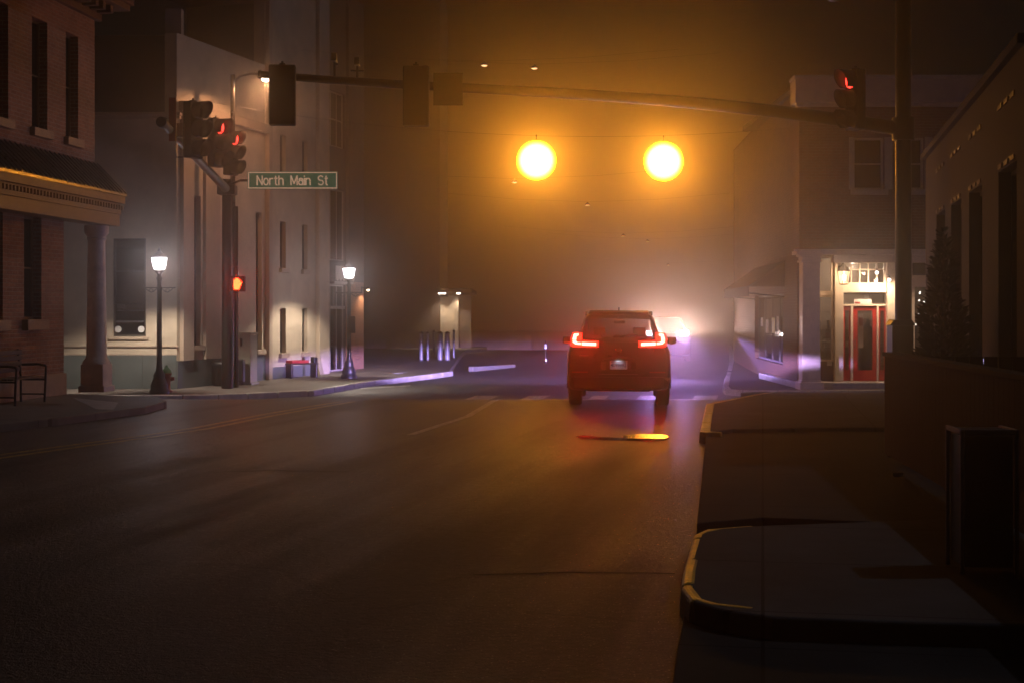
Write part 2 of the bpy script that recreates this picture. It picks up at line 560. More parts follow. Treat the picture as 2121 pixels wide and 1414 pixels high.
# near right pavement: raised slab / dropped driveway / raised slab / dropped apron
far_edge_R = [xy(1490, 808), (7.0, 28.6), (14, 28.0)]
kerbA = [xy(1470, 893), xy(1474, 862), xy(1479, 835), (xy(1490, 808)[0], 28.2)]
pA = [kerbA[0], kerbA[1], kerbA[2], kerbA[3], (4.6, 28.7), (9.5, 28.4), (14, 27.6), (14, 18.9), (4.5, 19.25), (2.95, 19.0)]
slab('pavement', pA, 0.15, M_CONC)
kk = [(p[0] - 0.13, p[1]) for p in kerbA]
strip('kerb', [(kk[0][0] + .25, kk[0][1] - .16), (kk[0][0] + .06, kk[0][1] - .1)] + kk + [(kk[-1][0] + 0.25, 28.75)], 0.14, -0.05, 0.153, M_KERB_YEL)
s2 = [xy(1447, 1105), xy(1424, 1178), xy(1420, 1225)]
pB = [xy(1580, 1087), xy(1500, 1092), xy(1460, 1100), s2[0], s2[1], s2[2], xy(1440, 1246), xy(1500, 1262), xy(1600, 1276), xy(1800, 1284), xy(2090, 1292), (6.0, 7.0), (6.2, 11.0), (3.4, 10.75)]
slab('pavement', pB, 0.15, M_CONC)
kB = [xy(1560, 1262), xy(1470, 1252), xy(1430, 1240), xy(1411, 1215), xy(1416, 1178), xy(1437, 1105), xy(1462, 1094), xy(1560, 1086)]
strip('kerb', kB, 0.085, -0.05, 0.153, M_KERB_YEL)
# dropped driveway crossings flush with the gutter, one lip high
M_APRON = concrete_mat('rough_apron_paving', (0.06, 0.055, 0.05), 0.8, 2.4)
pD = [xy(1443, 1100, 0.03), xy(1463, 910, 0.03), (xy(1468, 895, 0.03)[0], 19.0), (4.6, 19.3), (14, 18.9), (14, 11.0), (6.2, 11.0), (3.4, 10.75), xy(1580, 1087, .03)]
slab('driveway', pD, 0.095, M_APRON, bevel=0.01)
pE = [xy(1392, 1414, 0.03), xy(1405, 1330, .03), xy(1420, 1262, .03), (1.7, 7.42), (3.0, 7.25), (6.0, 6.95), (9, 6.9), (9, -6), (0.25, -6)]
slab('driveway', pE, 0.03, M_APRON, bevel=0.01)

# near left pavement with its corner ramp
nl = [xy(-700, 960), xy(-200, 895), xy(0, 872), xy(120, 860), xy(215, 848), xy(300, 838), xy(345, 826), xy(330, 818), (-12, 30.2), (-30, 31.5), (-30, 16), (-16, 12)]
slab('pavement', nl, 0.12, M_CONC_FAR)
M_RAMP = mat('pale_ramp_concrete', (0.42, 0.40, 0.37), 0.45, 0, 0.3, 5, 0.3, 50)
rp = [xy(150, 822, .13), xy(245, 832, .13), xy(235, 846, .13), xy(200, 846, .13)]
slab('ramp', rp, 0.125, M_RAMP, bevel=0.004)

# far left pavement and its kerb
kl = [(-16.5, 33.4), (-12, 33.2), xy(250, 819.5, .15, 33.0), xy(430, 816, .15, 33.6), xy(540, 811.5, .15, 34.6), xy(640, 807, .15, 36), xy(690, 799, .15, 36), xy(745, 790, .15, 36), xy(850, 778, .15, 36), xy(930, 768, .15, 36)]
fl = kl + [(-2.0, 62), (-1.2, 66), (-1.2, 90), (-40, 90), (-40, 36.2)]
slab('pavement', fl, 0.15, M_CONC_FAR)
strip('kerb', [(p[0] , p[1] - 0.02) for p in reversed(kl)], -0.16, -0.05, 0.155, M_KERB)
# far right pavement
kr = [(30, 36.6), xy(1840, 808, .15, 35), xy(1690, 809, .15, 35), xy(1540, 808, .15, 35), xy(1503, 805, .15, 35), xy(1497, 799, .15, 35), xy(1502, 780, .15, 35), xy(1508, 760, .15, 35), xy(1512, 745, .15, 35), xy(1508, 715, .15, 35)]
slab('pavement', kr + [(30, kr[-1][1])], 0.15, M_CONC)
strip('kerb', [(p[0], p[1] - 0.02) for p in kr], 0.16, -0.05, 0.155, M_KERB)


# road markings, 4 mm sheets
def sheet(name, pts, m, lift=0.004):
    bm = bmesh.new()
    bm.faces.new([bm.verts.new((p[0], p[1], 0)) for p in pts])
    for Y in [24, 27] + [27 + k for k in range(1, 10)]:
        bmesh.ops.bisect_plane(bm, geom=bm.verts[:] + bm.edges[:] + bm.faces[:], plane_co=(0, Y, 0), plane_no=(0, 1, 0))
    for v in bm.verts: v.co.z = zg(v.co.y) + lift
    bmesh.ops.recalc_face_normals(bm, faces=bm.faces)
    if bm.faces[:] and bm.faces[0].normal.z < 0: bmesh.ops.reverse_faces(bm, faces=bm.faces[:])
    me = bpy.data.meshes.new(name); bm.to_mesh(me); bm.free()
    me.materials.append(m)
    o = bpy.data.objects.new(name, me); C.objects.link(o)
    return struct(o)


def worn_paint(name, col):
    m, nt, b = new_mat(name); L = nt.links.new
    tc = N(nt, 'ShaderNodeTexCoord')
    n = N(nt, 'ShaderNodeTexNoise', Scale=9.0, Detail=8.0, Roughness=0.75)
    L(tc.outputs['Object'], n.inputs['Vector'])
    cr = N(nt, 'ShaderNodeValToRGB')
    cr.color_ramp.elements[0].position = 0.40; cr.color_ramp.elements[0].color = (0.05, 0.047, 0.045, 1)
    cr.color_ramp.elements[1].position = 0.55; cr.color_ramp.elements[1].color = (*col, 1)
    L(n.outputs['Fac'], cr.inputs['Fac']); L(cr.outputs['Color'], b.inputs['Base Color'])
    b.inputs['Roughness'].default_value = 0.45
    bp = N(nt, 'ShaderNodeBump', Strength=0.5, Distance=0.006)
    L(n.outputs['Fac'], bp.inputs['Height']); L(bp.outputs['Normal'], b.inputs['Normal'])
    return m


M_YLINE = worn_paint('yellow_road_paint', (0.62, 0.40, 0.02))
M_WLINE = worn_paint('white_road_paint', (0.62, 0.60, 0.56))


def line(name, pts, w, m, off=0.0):
    P = [Vector((*gp(*p).xy, 0)) for p in pts]
    a, b = [], []
    for i, p in enumerate(P):
        d = (P[min(len(P) - 1, i + 1)] - P[max(0, i - 1)]).normalized(); n = Vector((d.y, -d.x, 0))
        a.append(p + n * (off - w / 2)); b.append(p + n * (off + w / 2))
    for i in range(len(P) - 1):
        pass
    return sheet(name, a + list(reversed(b)), m)


dy = [(-250, 979), (0, 945), (150, 924), (300, 904), (420, 886), (560, 858), (720, 831)]
line('lane_line', dy, 0.11, M_YLINE, -0.13)
line('lane_line', dy, 0.11, M_YLINE, 0.13)
line('lane_line', [(850, 900), (970, 861), (1090, 822.5)], 0.12, M_WLINE)
for x0, x1, x2, x3 in ((945, 1000, 1035, 985), (1062, 1110, 1140, 1098), (1212, 1245, 1262, 1228), (1310, 1352, 1366, 1326), (1428, 1480, 1488, 1440)):
    sheet('crossing_bar', [((x0 - CX) * 33.6 / F, 33.6), ((x1 - CX) * 33.6 / F, 33.6), ((x2 - CX) * 36.4 / F, 36.4), ((x3 - CX) * 36.4 / F, 36.4)], M_WLINE)
sheet('stop_line', [gp(1080, 828).xy, gp(1460, 828).xy, gp(1462, 826.3).xy, gp(1085, 826.3).xy], M_WLINE)
sheet('crossing_bar', [(-9.2, 31.2), (-7.0, 31.6), (-6.9, 32.0), (-9.1, 31.6)], M_WLINE)
sheet('crossing_bar', [gp(740, 806).xy, gp(850, 799).xy, gp(850, 797).xy, gp(750, 803).xy], M_WLINE)
# tar patch and the puddle lying along it
M_TAR = mat('fresh_tar_patch', (0.010, 0.009, 0.009), 0.9, 0, 0.3, 8, 0.5, 70, spec=.08)
m, nt, b = new_mat('puddle_water')
b.inputs['Base Color'].default_value = (0.006, 0.006, 0.007, 1); b.inputs['Roughness'].default_value = 0.03
tc = N(nt, 'ShaderNodeTexCoord'); nz = N(nt, 'ShaderNodeTexNoise', Scale=3.0, Detail=2.0)
bp = N(nt, 'ShaderNodeBump', Strength=0.08, Distance=0.01)
nt.links.new(tc.outputs['Object'], nz.inputs['Vector']); nt.links.new(nz.outputs['Fac'], bp.inputs['Height']); nt.links.new(bp.outputs['Normal'], b.inputs['Normal'])
M_WATER = m
b.inputs['Roughness'].default_value = 0.13; bp.inputs['Strength'].default_value = 0.4
pud = [(1192, 904.5), (1206, 901.5), (1222, 902.5), (1240, 905), (1280, 906.5), (1320, 905.5), (1360, 905), (1383, 907), (1382, 911), (1350, 914.5), (1310, 913.5), (1270, 911), (1230, 909.5), (1200, 908)]
sheet('puddle', [gp(*p).xy for p in pud[:-4] + [(1270, 910.5), (1246, 911), (1226, 908.5), (1204, 908)]], M_WATER, 0.008)
# plate added at the puddle's right end, tilted to catch the amber glint
a_, b2_ = gp(1300, 914), gp(1384, 905)
plate = thing('glint_plate', 'steel plate added behind the car, tilted to shine amber', 'plate', ((1343 - CX) * 19.15 / F, 19.15, .012))
M_GLINTSTEEL = mat('glint_plate_steel', (.22, .20, .18), .16, .7, .3, 7, .25, 30, rvar=.05)
mb = MB(); pr = [(-.30, -.16, .0), (.20, -.19, .0), (.275, -.05, .012), (.24, .12, .028), (-.1, .15, .032), (-.34, .05, .020)]
n = len(pr); mb.add([(x, y, z - .012) for x, y, z in pr] + [(x, y, .012 + z) for x, y, z in pr], [tuple(reversed(range(n))), tuple(range(n, 2 * n))] + [(i, (i + 1) % n, n + (i + 1) % n, n + i) for i in range(n)])
mb.build('sheet', M_GLINTSTEEL, plate)
# seams where the paving was patched
for pts_ in ([(980, 1190), (1150, 1186), (1398, 1188)], [(430, 978), (560, 974), (720, 977)]):
    den = []
    for (xa_, ya_), (xb_, yb_) in zip(pts_, pts_[1:]):
        for i in range(6): den.append((lerp(xa_, xb_, i / 6) + random.uniform(-1, 1) * 3, lerp(ya_, yb_, i / 6) + random.uniform(-1, 1)))
    den.append(pts_[-1])
    line('tar_seam', den, .025, M_TAR)

# ------------------------------------------------------------------ windows shared by buildings
def window(par, x0, x1, z0, z1, y, frame_m, glass_m, rows=2, cols=1, sill_m=None, fw=0.05, M=None, loc=(0, 0, 0), rz=0.0, sill_out=0.1, sill_h=0.14, back=True, name='window', sill_w=0.08):
    mb = MB()
    mb.bx(x0, x0 + fw, y, y + 0.08, z0, z1).bx(x1 - fw, x1, y, y + 0.08, z0, z1)
    mb.bx(x0 + fw, x1 - fw, y, y + 0.08, z0, z0 + fw).bx(x0 + fw, x1 - fw, y, y + 0.08, z1 - fw, z1)
    for i in range(1, cols):
        x = x0 + (x1 - x0) * i / cols; mb.bx(x - fw * .3, x + fw * .3, y + .012, y + 0.062, z0 + fw, z1 - fw)
    for k in range(1, rows):
        z = z0 + (z1 - z0) * k / rows; mb.bx(x0 + fw, x1 - fw, y + 0.01, y + 0.066, z - fw * .35, z + fw * .35)
    fr = mb.build(name, frame_m, par, loc, rz)
    MB().bx(x0 + fw, x1 - fw, y + 0.03, y + 0.036, z0 + fw, z1 - fw).build('pane', glass_m, fr)
    if back:
        MB().bx(x0, x1, y + 0.35, y + 0.37, z0, z1).build('blind', M_INTERIOR, fr)
    if sill_m:
        MB().bx(x0 - sill_w, x1 + sill_w, -sill_out, y - 0.003, z0 - sill_h, z0 - 0.003).build('sill', sill_m, fr, bevel=0.01)
    return fr


# ------------------------------------------------------------------ near left brick building
M_BRICK = brick_mat('old_red_brick', (0.44, 0.20, 0.11), (0.30, 0.12, 0.065), (0.50, 0.43, 0.34))
M_SILL = mat('buff_stone_sill', (0.42, 0.30, 0.18), 0.6, 0, 0.2, 8, 0.2, 60)
M_TRIMBROWN = mat('ochre_painted_trim', (0.24, 0.12, 0.045), 0.5, 0, 0.2, 8, 0.1, 50)
M_ROOFMETAL = mat('black_seam_roof', (0.16, 0.15, 0.15), 0.3, 0.9, 0.3, 6, 0.1, 30, spec=0.6)
M_SOFFIT = mat('dark_red_painted_soffit', (0.12, 0.035, 0.02), 0.6, 0, 0.25, 4, 0.1, 40)
M_COLUMN = mat('cream_painted_column', (0.82, 0.74, 0.62), 0.55, 0, 0.2, 5, 0.3, 50)
aL = math.atan(0.12)
corner = Vector((-8.48, 28.9, 0.12))
LB = 9.0   # facade length toward the camera
rzL = PI / 2 - aL
d = Vector((math.sin(aL), math.cos(aL), 0))
bb = thing('brick_building', 'old red brick building with black metal canopy roof at the left edge of the picture', 'building', corner - d * LB, rzL)
# local x runs 0..LB, corner at LB.
S_ = lambda Y: F / Y
def wx(px):      # local x on this facade at pixel column
    k = (px - CX) / F
    # point: X = corner.x - .12*(corner.y - Y) ; X = k*Y
    Y = (corner.x - 0.12 * corner.y) / (k - 0.12)
    return LB - (corner.y - Y) / math.cos(aL), Y
def wz(px, py):
    x, Y = wx(px); return EYE - (py - HOR) * Y / F - corner.z
ups = []
for a, b_ in ((66, 98), (136, 162), (-10, 17)):
    ups.append((wx(a)[0], wx(b_)[0], wz(80, 270), wz(80, 78)))
ups = [(x0, x1, 4.98, 7.02) for (x0, x1, _, _) in ups]
lows = [(wx(52)[0], wx(88)[0], 1.45, 3.35), (wx(-30)[0], wx(8)[0], 1.45, 3.35)]
xe = wx(134)[0]
mb = MB()
wall_grid(mb, 0, LB, 3.62, 7.75, 0.3, ups)
mb.build('wall', M_BRICK, bb)
mb = MB()
wall_grid(mb, 0, xe, 0.0, 3.62, 0.3, lows, y=0.02)
wl = mb.build('wall', M_BRICK, bb)
mb = MB(); mb.bx(LB - 0.3, LB - .003, 0.3, 8, 3.62, 7.75); mb.bx(xe - .3, xe, 0.32, 8, 0, 3.62)
mb.build('end_wall', M_BRICK, bb)
MB().bx(-0.02, xe + 0.03, -0.03, 0.018, 0, 0.42).build('plinth', M_SILL, bb, bevel=0.01)
for h in ups:
    window(bb, h[0], h[1], h[2], h[3], 0.16, M_TRIMBROWN, M_DARKGLASS, 2, 1, M_SILL, 0.04, sill_h=0.16)
for h in lows:
    window(bb, h[0], h[1], h[2], h[3], 0.18, M_TRIMBROWN, M_DARKGLASS, 2, 1, M_SILL, 0.05, sill_h=0.2)
# cornice and soffit
mb = MB()
mb.bx(-.2, LB + .5, -0.55, 8, 7.78, 7.9).bx(-.2, LB + 0.1, -0.12, -.003, 7.5, 7.777).bx(-.2, LB + .55, -0.62, 8, 7.903, 8.15)
for k in range(26): mb.bx(LB - .2 - k * .36, LB - .06 - k * .36, -.42, -.123, 7.62, 7.777)
mb.build('cornice', M_SOFFIT, bb, bevel=0.01)
# canopy roof with standing seams
mb = MB()
zt, ze, ou = 4.6, 3.98, 0.62
poly = [(0, zt), (-ou, ze), (-ou, ze - 0.05), (0, ze + .1)]
mb.prism_x(poly, -.2, LB + .15)
mb.prism_x([(0, zt), (-ou, ze), (-ou, ze - .05), (0.3, ze - .05)], LB + .153, LB + 0.16)
for k in range(48):
    x = LB + .12 - k * 0.2
    mb.add([(x - .012, 0, zt), (x + .012, 0, zt), (x + .012, 0, zt + .035), (x - .012, 0, zt + .035),
            (x - .012, -ou, ze), (x + .012, -ou, ze), (x + .012, -ou, ze + .035), (x - .012, -ou, ze + .035)],
           [(0, 1, 2, 3), (7, 6, 5, 4), (3, 2, 6, 7), (0, 3, 7, 4), (1, 5, 6, 2)])
mb.build('canopy_roof', M_ROOFMETAL, bb)
mb = MB()
mb.bx(-.2, LB + .12, -ou + .02, -.02, ze - .2, ze - .053)
mb.bx(-.2, LB + .05, -ou + .08, -.02, ze - .42, ze - .203)
for k in range(70): mb.bx(LB - k * .13, LB + .06 - k * .13, -ou + .03, -ou + .077, ze - .33, ze - .24)
mb.bx(-.2, LB + .03, -ou + .1, -.12, ze - .66, ze - .423)
mb.build('canopy_trim', M_TRIMBROWN, bb, bevel=0.006)
# porch column under the corner
cx_, cy_ = LB - 0.33, -0.18
mb = MB()
mb.bx(cx_ - .27, cx_ + .27, cy_ - .27, cy_ + .27, 0, .12)
mb.bx(cx_ - .235, cx_ + .235, cy_ - .235, cy_ + .235, .12, .55)
mb.lathe([(.27, .55), (.27, .6), (.22, .66), (.20, .72), (.195, 1.2), (.17, 3.0), (.175, 3.02), (.2, 3.05), (.18, 3.09), (.24, 3.17), (.24, 3.31)], 20, None, True, (cx_, cy_))
mb.build('column', M_COLUMN, bb, bevel=0.01)

# bench in front of it
def bench(name, label, loc, rz, m, wide=1.5):
    t = thing(name, label, 'bench', loc, rz)
    w = wide / 2
    mb = MB()
    for i in range(4): mb.bx(-w, w, -.22 + i * .115, -.12 + i * .115, .43, .455)
    mb.build('seat', m, t, bevel=0.006)
    mb = MB()
    for i in range(4): mb.add(*boxvf(-w, w, .23, .26, .54 + i * .1, .62 + i * .1))
    mb.build('backrest', m, t, bevel=0.006)
    for s in (-1, 1):
        mb = MB()
        x = s * (w - .06)
        mb.tube([(x, -.22, 0), (x, -.24, .43), (x, -.25, .64), (x, -.1, .67), (x, .2, .66)], .022)
        mb.tube([(x, .22, 0), (x, .22, .45), (x, .28, .93)], .022)
        mb.tube([(x, -.23, .40), (x, .22, .40)], .018); mb.tube([(x, -.23, .14), (x, .22, .14)], .014)
        mb.build('leg_frame', M_BLACK, t)
    return t


def boxvf(x0, x1, y0, y1, z0, z1):
    vs = [(x, y, z) for x in (x0, x1) for y in (y0, y1) for z in (z0, z1)]
    return vs, [(0, 1, 3, 2), (4, 6, 7, 5), (0, 4, 5, 1), (2, 3, 7, 6), (0, 2, 6, 4), (1, 5, 7, 3)]


M_BENCHWOOD = mat('dark_bench_slats', (0.03, 0.02, 0.017), 0.4, 0, 0.3, 12, 0.2, 60)
p = Vector((-8.58, 24.7, .12))
bench('park_bench', 'dark slatted bench with arm rests outside the brick building', p, rzL, M_BENCHWOOD, 1.25)

# ------------------------------------------------------------------ beige corner building (far left)
M_STUCCO = mat('cream_stucco', (0.50, 0.42, 0.31), 0.75, 0, 0.26, 1.1, 0.25, 40)
M_STUCCO2 = mat('tan_stucco', (0.40, 0.31, 0.23), 0.75, 0, 0.26, .9, 0.25, 40)
M_TEAL = mat('grey_green_base_panels', (0.10, 0.115, 0.11), 0.5, 0, 0.2, 2, 0.1, 40)
M_DARKSTUCCO = mat('dark_brown_stucco', (0.10, 0.075, 0.055), 0.8, 0, 0.2, 2, 0.2, 40)
M_DARKFRAME = mat('dark_window_frame', (0.05, 0.042, 0.036), 0.5, 0, 0.2, 8)
Y0 = 36.8
XC = (366 - CX) * Y0 / F
ZB = zg(40) + 0.15
bg = thing('corner_building', 'cream stuccoed corner building with grey green base behind the left street lamp', 'building', (XC, Y0, ZB), 0)
zz = lambda py, Y=Y0: EYE - (py - HOR) * Y / F - ZB
xx = lambda px, Y=Y0: (px - CX) * Y / F - XC
hw = (xx(233), xx(302), zz(697), zz(494))
mb = MB(); wall_grid(mb, -7.5, 0, zz(735), zz(240), 0.35, [hw])
mb.build('wall', M_STUCCO, bg)
mb = MB()
for a, b_ in ((-7.5, -4.2), (-4.196, xx(230)), (xx(230) + .006, xx(295)), (xx(295) + .006, -.004)): mb.bx(a, b_, -.03, .34, -.3, zz(735) - .003)
mb.build('base_panels', M_TEAL, bg, bevel=0.008)
MB().bx(-7.5, -.0, -.012, 0.3, zz(735), zz(735) + .03).bx(-7.5, 0.05, -.05, -.003, zz(718), zz(718) + .025).build('string_course', M_STUCCO2, bg)
mb = MB(); mb.bx(-7.5, .12, -.14, .4, zz(240), zz(234)).bx(-7.5, .09, -.08, .38, zz(247), zz(240) - .002)
mb.build('cornice', M_STUCCO2, bg, bevel=.01)
fr = window(bg, *hw, 0.1, M_DARKFRAME, M_DARKGLASS, 3, 1, M_STUCCO2, 0.06, sill_out=.06, sill_h=.08)
for px in (243, 291): MB().cyl((xx(px), .09, zz(682)), (xx(px), .075, zz(682)), .085, n=24).build('round_disc', mat('disc_white', (.7, .7, .68), .35, 0, .05), fr)  # two plain white discs at the window
MB().bx(hw[0] + .08, hw[1] - .08, .07, .098, zz(668), zz(664)).bx(hw[0] + .1, hw[0] + .3, .07, .098, zz(640), zz(630)).bx(hw[0] + .1, hw[1] - .08, .07, .098, zz(645), zz(642)).build('rail', M_GREYMETAL, fr)
# set-back upper storey
mb = MB(); wall_grid(mb, -7.5, xx(332), zz(240), zz(60), 0.3, [], y=0.9); mb.build('upper_wall', M_DARKSTUCCO, bg)
mb = MB(); wall_grid(mb, xx(332) + .004, 0, zz(240), zz(10), 0.3, [], y=0.5); mb.build('upper_wall', M_STUCCO2, bg)
# side wall along the street, local x of its own frame
aS = math.atan(0.297)
rzS = PI / 2 - aS
def sx(px):
    k = (px - CX) / F
    Y = (XC - 0.297 * Y0) / (k - 0.297)
    return (Y - Y0) / math.cos(aS), Y
def sz(px, py):
    return EYE - (py - HOR) * sx(px)[1] / F - ZB
x_end = sx(548)[0]
sh = [(sx(398)[0], sx(416)[0], 1.1, sz(407, 405)), (sx(530)[0], sx(543)[0], 0.9, sz(536, 440))]
mb = MB(); wall_grid(mb, 0.003, x_end, .72, 9.2, .35, sh); mb.build('side_wall', M_STUCCO, bg, (0, 0, 0), rzS)
MB().bx(0.003, x_end, -.03, .34, -.3, .717).build('side_base', M_TEAL, bg, (0, 0, 0), rzS)
MB().bx(sx(372)[0], sx(394)[0], -.12, -.003, .72, 7.2).bx(sx(420)[0], sx(450)[0], -.1, -.003, .72, 6.6).bx(sx(372)[0] - .06, x_end, -.16, -.003, 7.2, 7.45).build('pilaster', M_STUCCO2, bg, (0, 0, 0), rzS, bevel=.01)
for h in sh: window(bg, *h, 0.14, M_DARKFRAME, M_DARKGLASS, 4, 1, M_STUCCO2, 0.05, loc=(0, 0, 0), rz=rzS)
MB().bx(-7.5, 0, .9, 9, 9.0, 9.15).build('roof', M_DARKSTUCCO, bg)

# ------------------------------------------------------------------ tall cream building along the street with corner shop
o2 = Vector((XC, Y0, ZB)) + Vector((math.sin(aS), math.cos(aS), 0)) * (x_end + .01)
sb = thing('shop_building', 'tall tan building with narrow windows and a glazed corner shop, beside the second street lamp', 'building', o2, rzS)
tx = lambda px: sx(px)[0] - x_end - .01
HT = 12.5
hs = []
for a, b_ in ((580, 592), (626, 637)):
    hs += [(tx(a), tx(b_), .75, 2.1), (tx(a), tx(b_), 3.3, 4.7), (tx(a), tx(b_), 5.9, 7.3)]
mb = MB(); wall_grid(mb, 0, tx(654), 0.35, HT, .35, hs); mb.build('wall', M_STUCCO, sb)
MB().bx(0, tx(654), -.025, .33, -.3, .347).build('base_course', M_TEAL, sb)
for h in hs: window(sb, *h, .12, M_DARKFRAME, M_DARKGLASS, 2, 1, M_STUCCO2, .04)
MB().bx(tx(655), tx(676), -.12, .4, -.3, HT).build('corner_pier', M_STUCCO, sb, bevel=.015)
MB().bx(tx(549), tx(556), -.14, -.003, 0, HT).build('downpipe', M_STUCCO2, sb, bevel=.01)
x0, x1 = tx(677), tx(719)
bay = [(x0 + .05, x1 - .05, 0.05, sz(698, 590)), (x0 + .05, x1 - .05, sz(698, 540), sz(698, 392)), (x0 + .12, x1 - .1, sz(698, 305), sz(698, 190))]
mb = MB(); wall_grid(mb, x0, x1, 0, HT, .3, bay, y=.05); mb.build('bay_wall', M_DARKSTUCCO, sb)
M_SHOPFRAME = mat('pale_shop_frame', (.42, .38, .34), .4, .2, .1, 6)
window(sb, *bay[0], .12, M_SHOPFRAME, M_SHOPGLASS, 1, 3, None, .05, name='shop_window')
window(sb, *bay[1], .12, M_SHOPFRAME, M_DARKGLASS, 1, 3, None, .05)
window(sb, *bay[2], .12, M_SHOPFRAME, M_DARKGLASS, 2, 3, None, .05)
zc = bay[0][3]
MB().bx(x0 + .05, x1 - .05, .06, .115, sz(698, 640), sz(698, 634)).bx(x0 + .05, x1 - .05, -.25, .045, zc + .02, zc + .1).build('shop_lintel', M_SHOPFRAME, sb)
mb = MB()
for k in range(6):
    w = (x1 - x0 - .1) / 6; xa = x0 + .05 + k * w
    mb.prism([(xa, zc + .6), (xa + w, zc + .6), (xa + w, zc + .2), (xa + w * .75, zc + .13), (xa + w * .5, zc + .105), (xa + w * .25, zc + .13), (xa, zc + .2)], -.30, -.27)
mb.build('awning_valance', mat('cream_awning_cloth', (.55, .48, .42), .8, 0, .1, 5), sb)
for z in (sz(690, 706), sz(690, 716)): MB().tube([(x0 + .3, .03, z), (x0 + .55, .03, z)], .014).build('door_handle', M_GREYMETAL, sb)
M_BRICK2 = brick_mat('orange_brick', (.44, .20, .10), (.36, .15, .08), (.42, .34, .28))
MB().bx(tx(720), tx(750), -.06, 1.5, -.3, sz(735, 585)).build('brick_pier', M_BRICK2, sb)
MB().bx(tx(719.5), tx(751), -.05, 6, sz(735, 585) + .003, HT).build('upper_bay', M_DARKSTUCCO, sb)
MB().bx(0, tx(751), .42, 6.0, HT + .003, HT + .2).build('roof', M_DARKSTUCCO, sb)
# wall lamp on brick pier
xl = tx(745)
wlp = thing('wall_lamp', 'small wall light on the orange brick pier right of the second street lamp', 'lamp', o2 + Matrix.Rotation(rzS, 3, 'Z') @ Vector((xl, -.07, sz(745, 600))), rzS)
mb = MB(); mb.bx(-.05, .05, -.02, .0, -.1, .1); mb.tube([(0, -.01, .05), (0, -.22, .08)], .015); mb.lathe([(.02, .12), (.12, .02), (.125, .0), (.11, .0)], 16, None, True, (0, -.24)); mb.build('shade', M_BLACK, wlp)
b_ = MB(); b_.sphere((0, -.24, -.01), .045, 12, 8); b_.build('bulb', emit('warm_bulb', (1, .72, .5), 20, 'NONE'), wlp)
light('SPOT', 'wall_lamp_light', wlp, (0, -.24, -.06), 90, (1, .7, .45), (0, 0, 0), .04, spot_size=R(130), spot_blend=.5)

# cobra street light behind the first hanging signal
YF = 37.8
pf = at(551, 163, YF)
pb_ = gY(482, YF)
fld = thing('street_light', 'tall street light on a slim pole, glowing behind the first hanging signal', 'street light', pb_, 0)
lp = pf - pb_
mb = MB(); mb.cyl((0, 0, 0), (0, 0, lp.z + .1), .085, .06, n=16); mb.build('pole', mat('shiny_grey_pole', (.16, .15, .14), .25, .8, .2, 5), fld)
mb = MB(); mb.tube([(0, 0, lp.z - .1), (.2, 0, lp.z + .06), (.5, 0, lp.z + .13), (lp.x - .1, 0, lp.z + .1)], .03); mb.build('arm', M_GREYMETAL, fld)
mb = MB(); mb.lathe([(.002, .10), (.08, .095), (.15, .05), (.17, .0), (.165, -.01)], 18, Matrix.Translation((lp.x, 0, lp.z + .02)) @ Matrix.Scale(1.5, 4, (1, 0, 0))); mb.build('housing', M_GREYMETAL, fld)
mb = MB(); mb.lathe([(.001, -.085), (.07, -.075), (.12, -.04), (.14, .004)], 18, Matrix.Translation((lp.x, 0, lp.z))); mb.build('lens', emit('street_light_lens', (1, .80, .62), 25, 'NONE'), fld)
light('SPOT', 'street_light_lamp', fld, (lp.x, 0, lp.z - .12), 450, (1, .48, .24), radius=.07, spot_size=R(172), spot_blend=.25)

# ------------------------------------------------------------------ street lamps
GLOBE = glow_glass('frosted_lamp_globe', (.93, .92, 1.0), 6)


def street_lamp(px, py, label, power, H=3.5):
    p = gp(px, py, .15, 34.2)
    t = thing('street_lamp', label, 'street lamp', p, 0, 'acorn street lamps')
    mb = MB()
    mb.lathe([(.24, 0), (.24, .09), (.20, .13), (.21, .2), (.16, .34), (.13, .40), (.15, .44), (.10, .55)], 16)
    mb.build('base', M_BLACK, t)
    mb = MB(); mb.lathe([(.085, .55), (.065, .7), (.058, 2.5), (.075, 2.53), (.05, 2.58), (.05, 2.72), (.075, 2.78), (.045, 2.84), (.06, 2.9), (.13, 2.97), (.12, 2.99)], 16)
    mb.build('pole', M_BLACK, t)
    mb = MB(); mb.cyl((-.37, 0, 2.56), (.37, 0, 2.56), .014, n=8)
    for s in (-1, 1):
        mb.tube([(s * (.06 + .28 * i / 10), 0, 2.545 - .10 * math.sin(PI * (i / 10)) * (1 if i < 6 else .8)) for i in range(11)], .010, 6)
        mb.tube([(s * (.2 + .045 * math.cos(a)), 0, 2.49 + .045 * math.sin(a)) for a in [2 * PI * i / 10 for i in range(11)]], .008, 6)
        mb.sphere((s * .375, 0, 2.56), .022, 8, 6)
    mb.build('ladder_bar', M_BLACK, t)
    mb = MB(); mb.lathe([(.105, 2.995), (.13, 3.02), (.165, 3.14), (.18, 3.25), (.18, 3.28)], 20)
    mb.build('globe', GLOBE, t)
    mb = MB(); mb.lathe([(.19, 3.285), (.19, 3.31), (.15, 3.335), (.10, 3.39), (.05, 3.43), (.03, 3.44), (.045, 3.47), (.012, 3.52), (.002, 3.56)], 20)
    cap = mb.build('cap', mat('frosted_lamp_cap', (.22, .21, .22), .5), t)
    light('SPOT', 'street_lamp_light', t, (0, 0, 3.2), power, (1.0, .84, .70), (0, 0, 0), .07, spot_size=R(134), spot_blend=.35)
    light('POINT', 'street_lamp_glow', t, (0, 0, 3.17), power * .045, (.86, .82, 1.0), radius=.13)
    return t


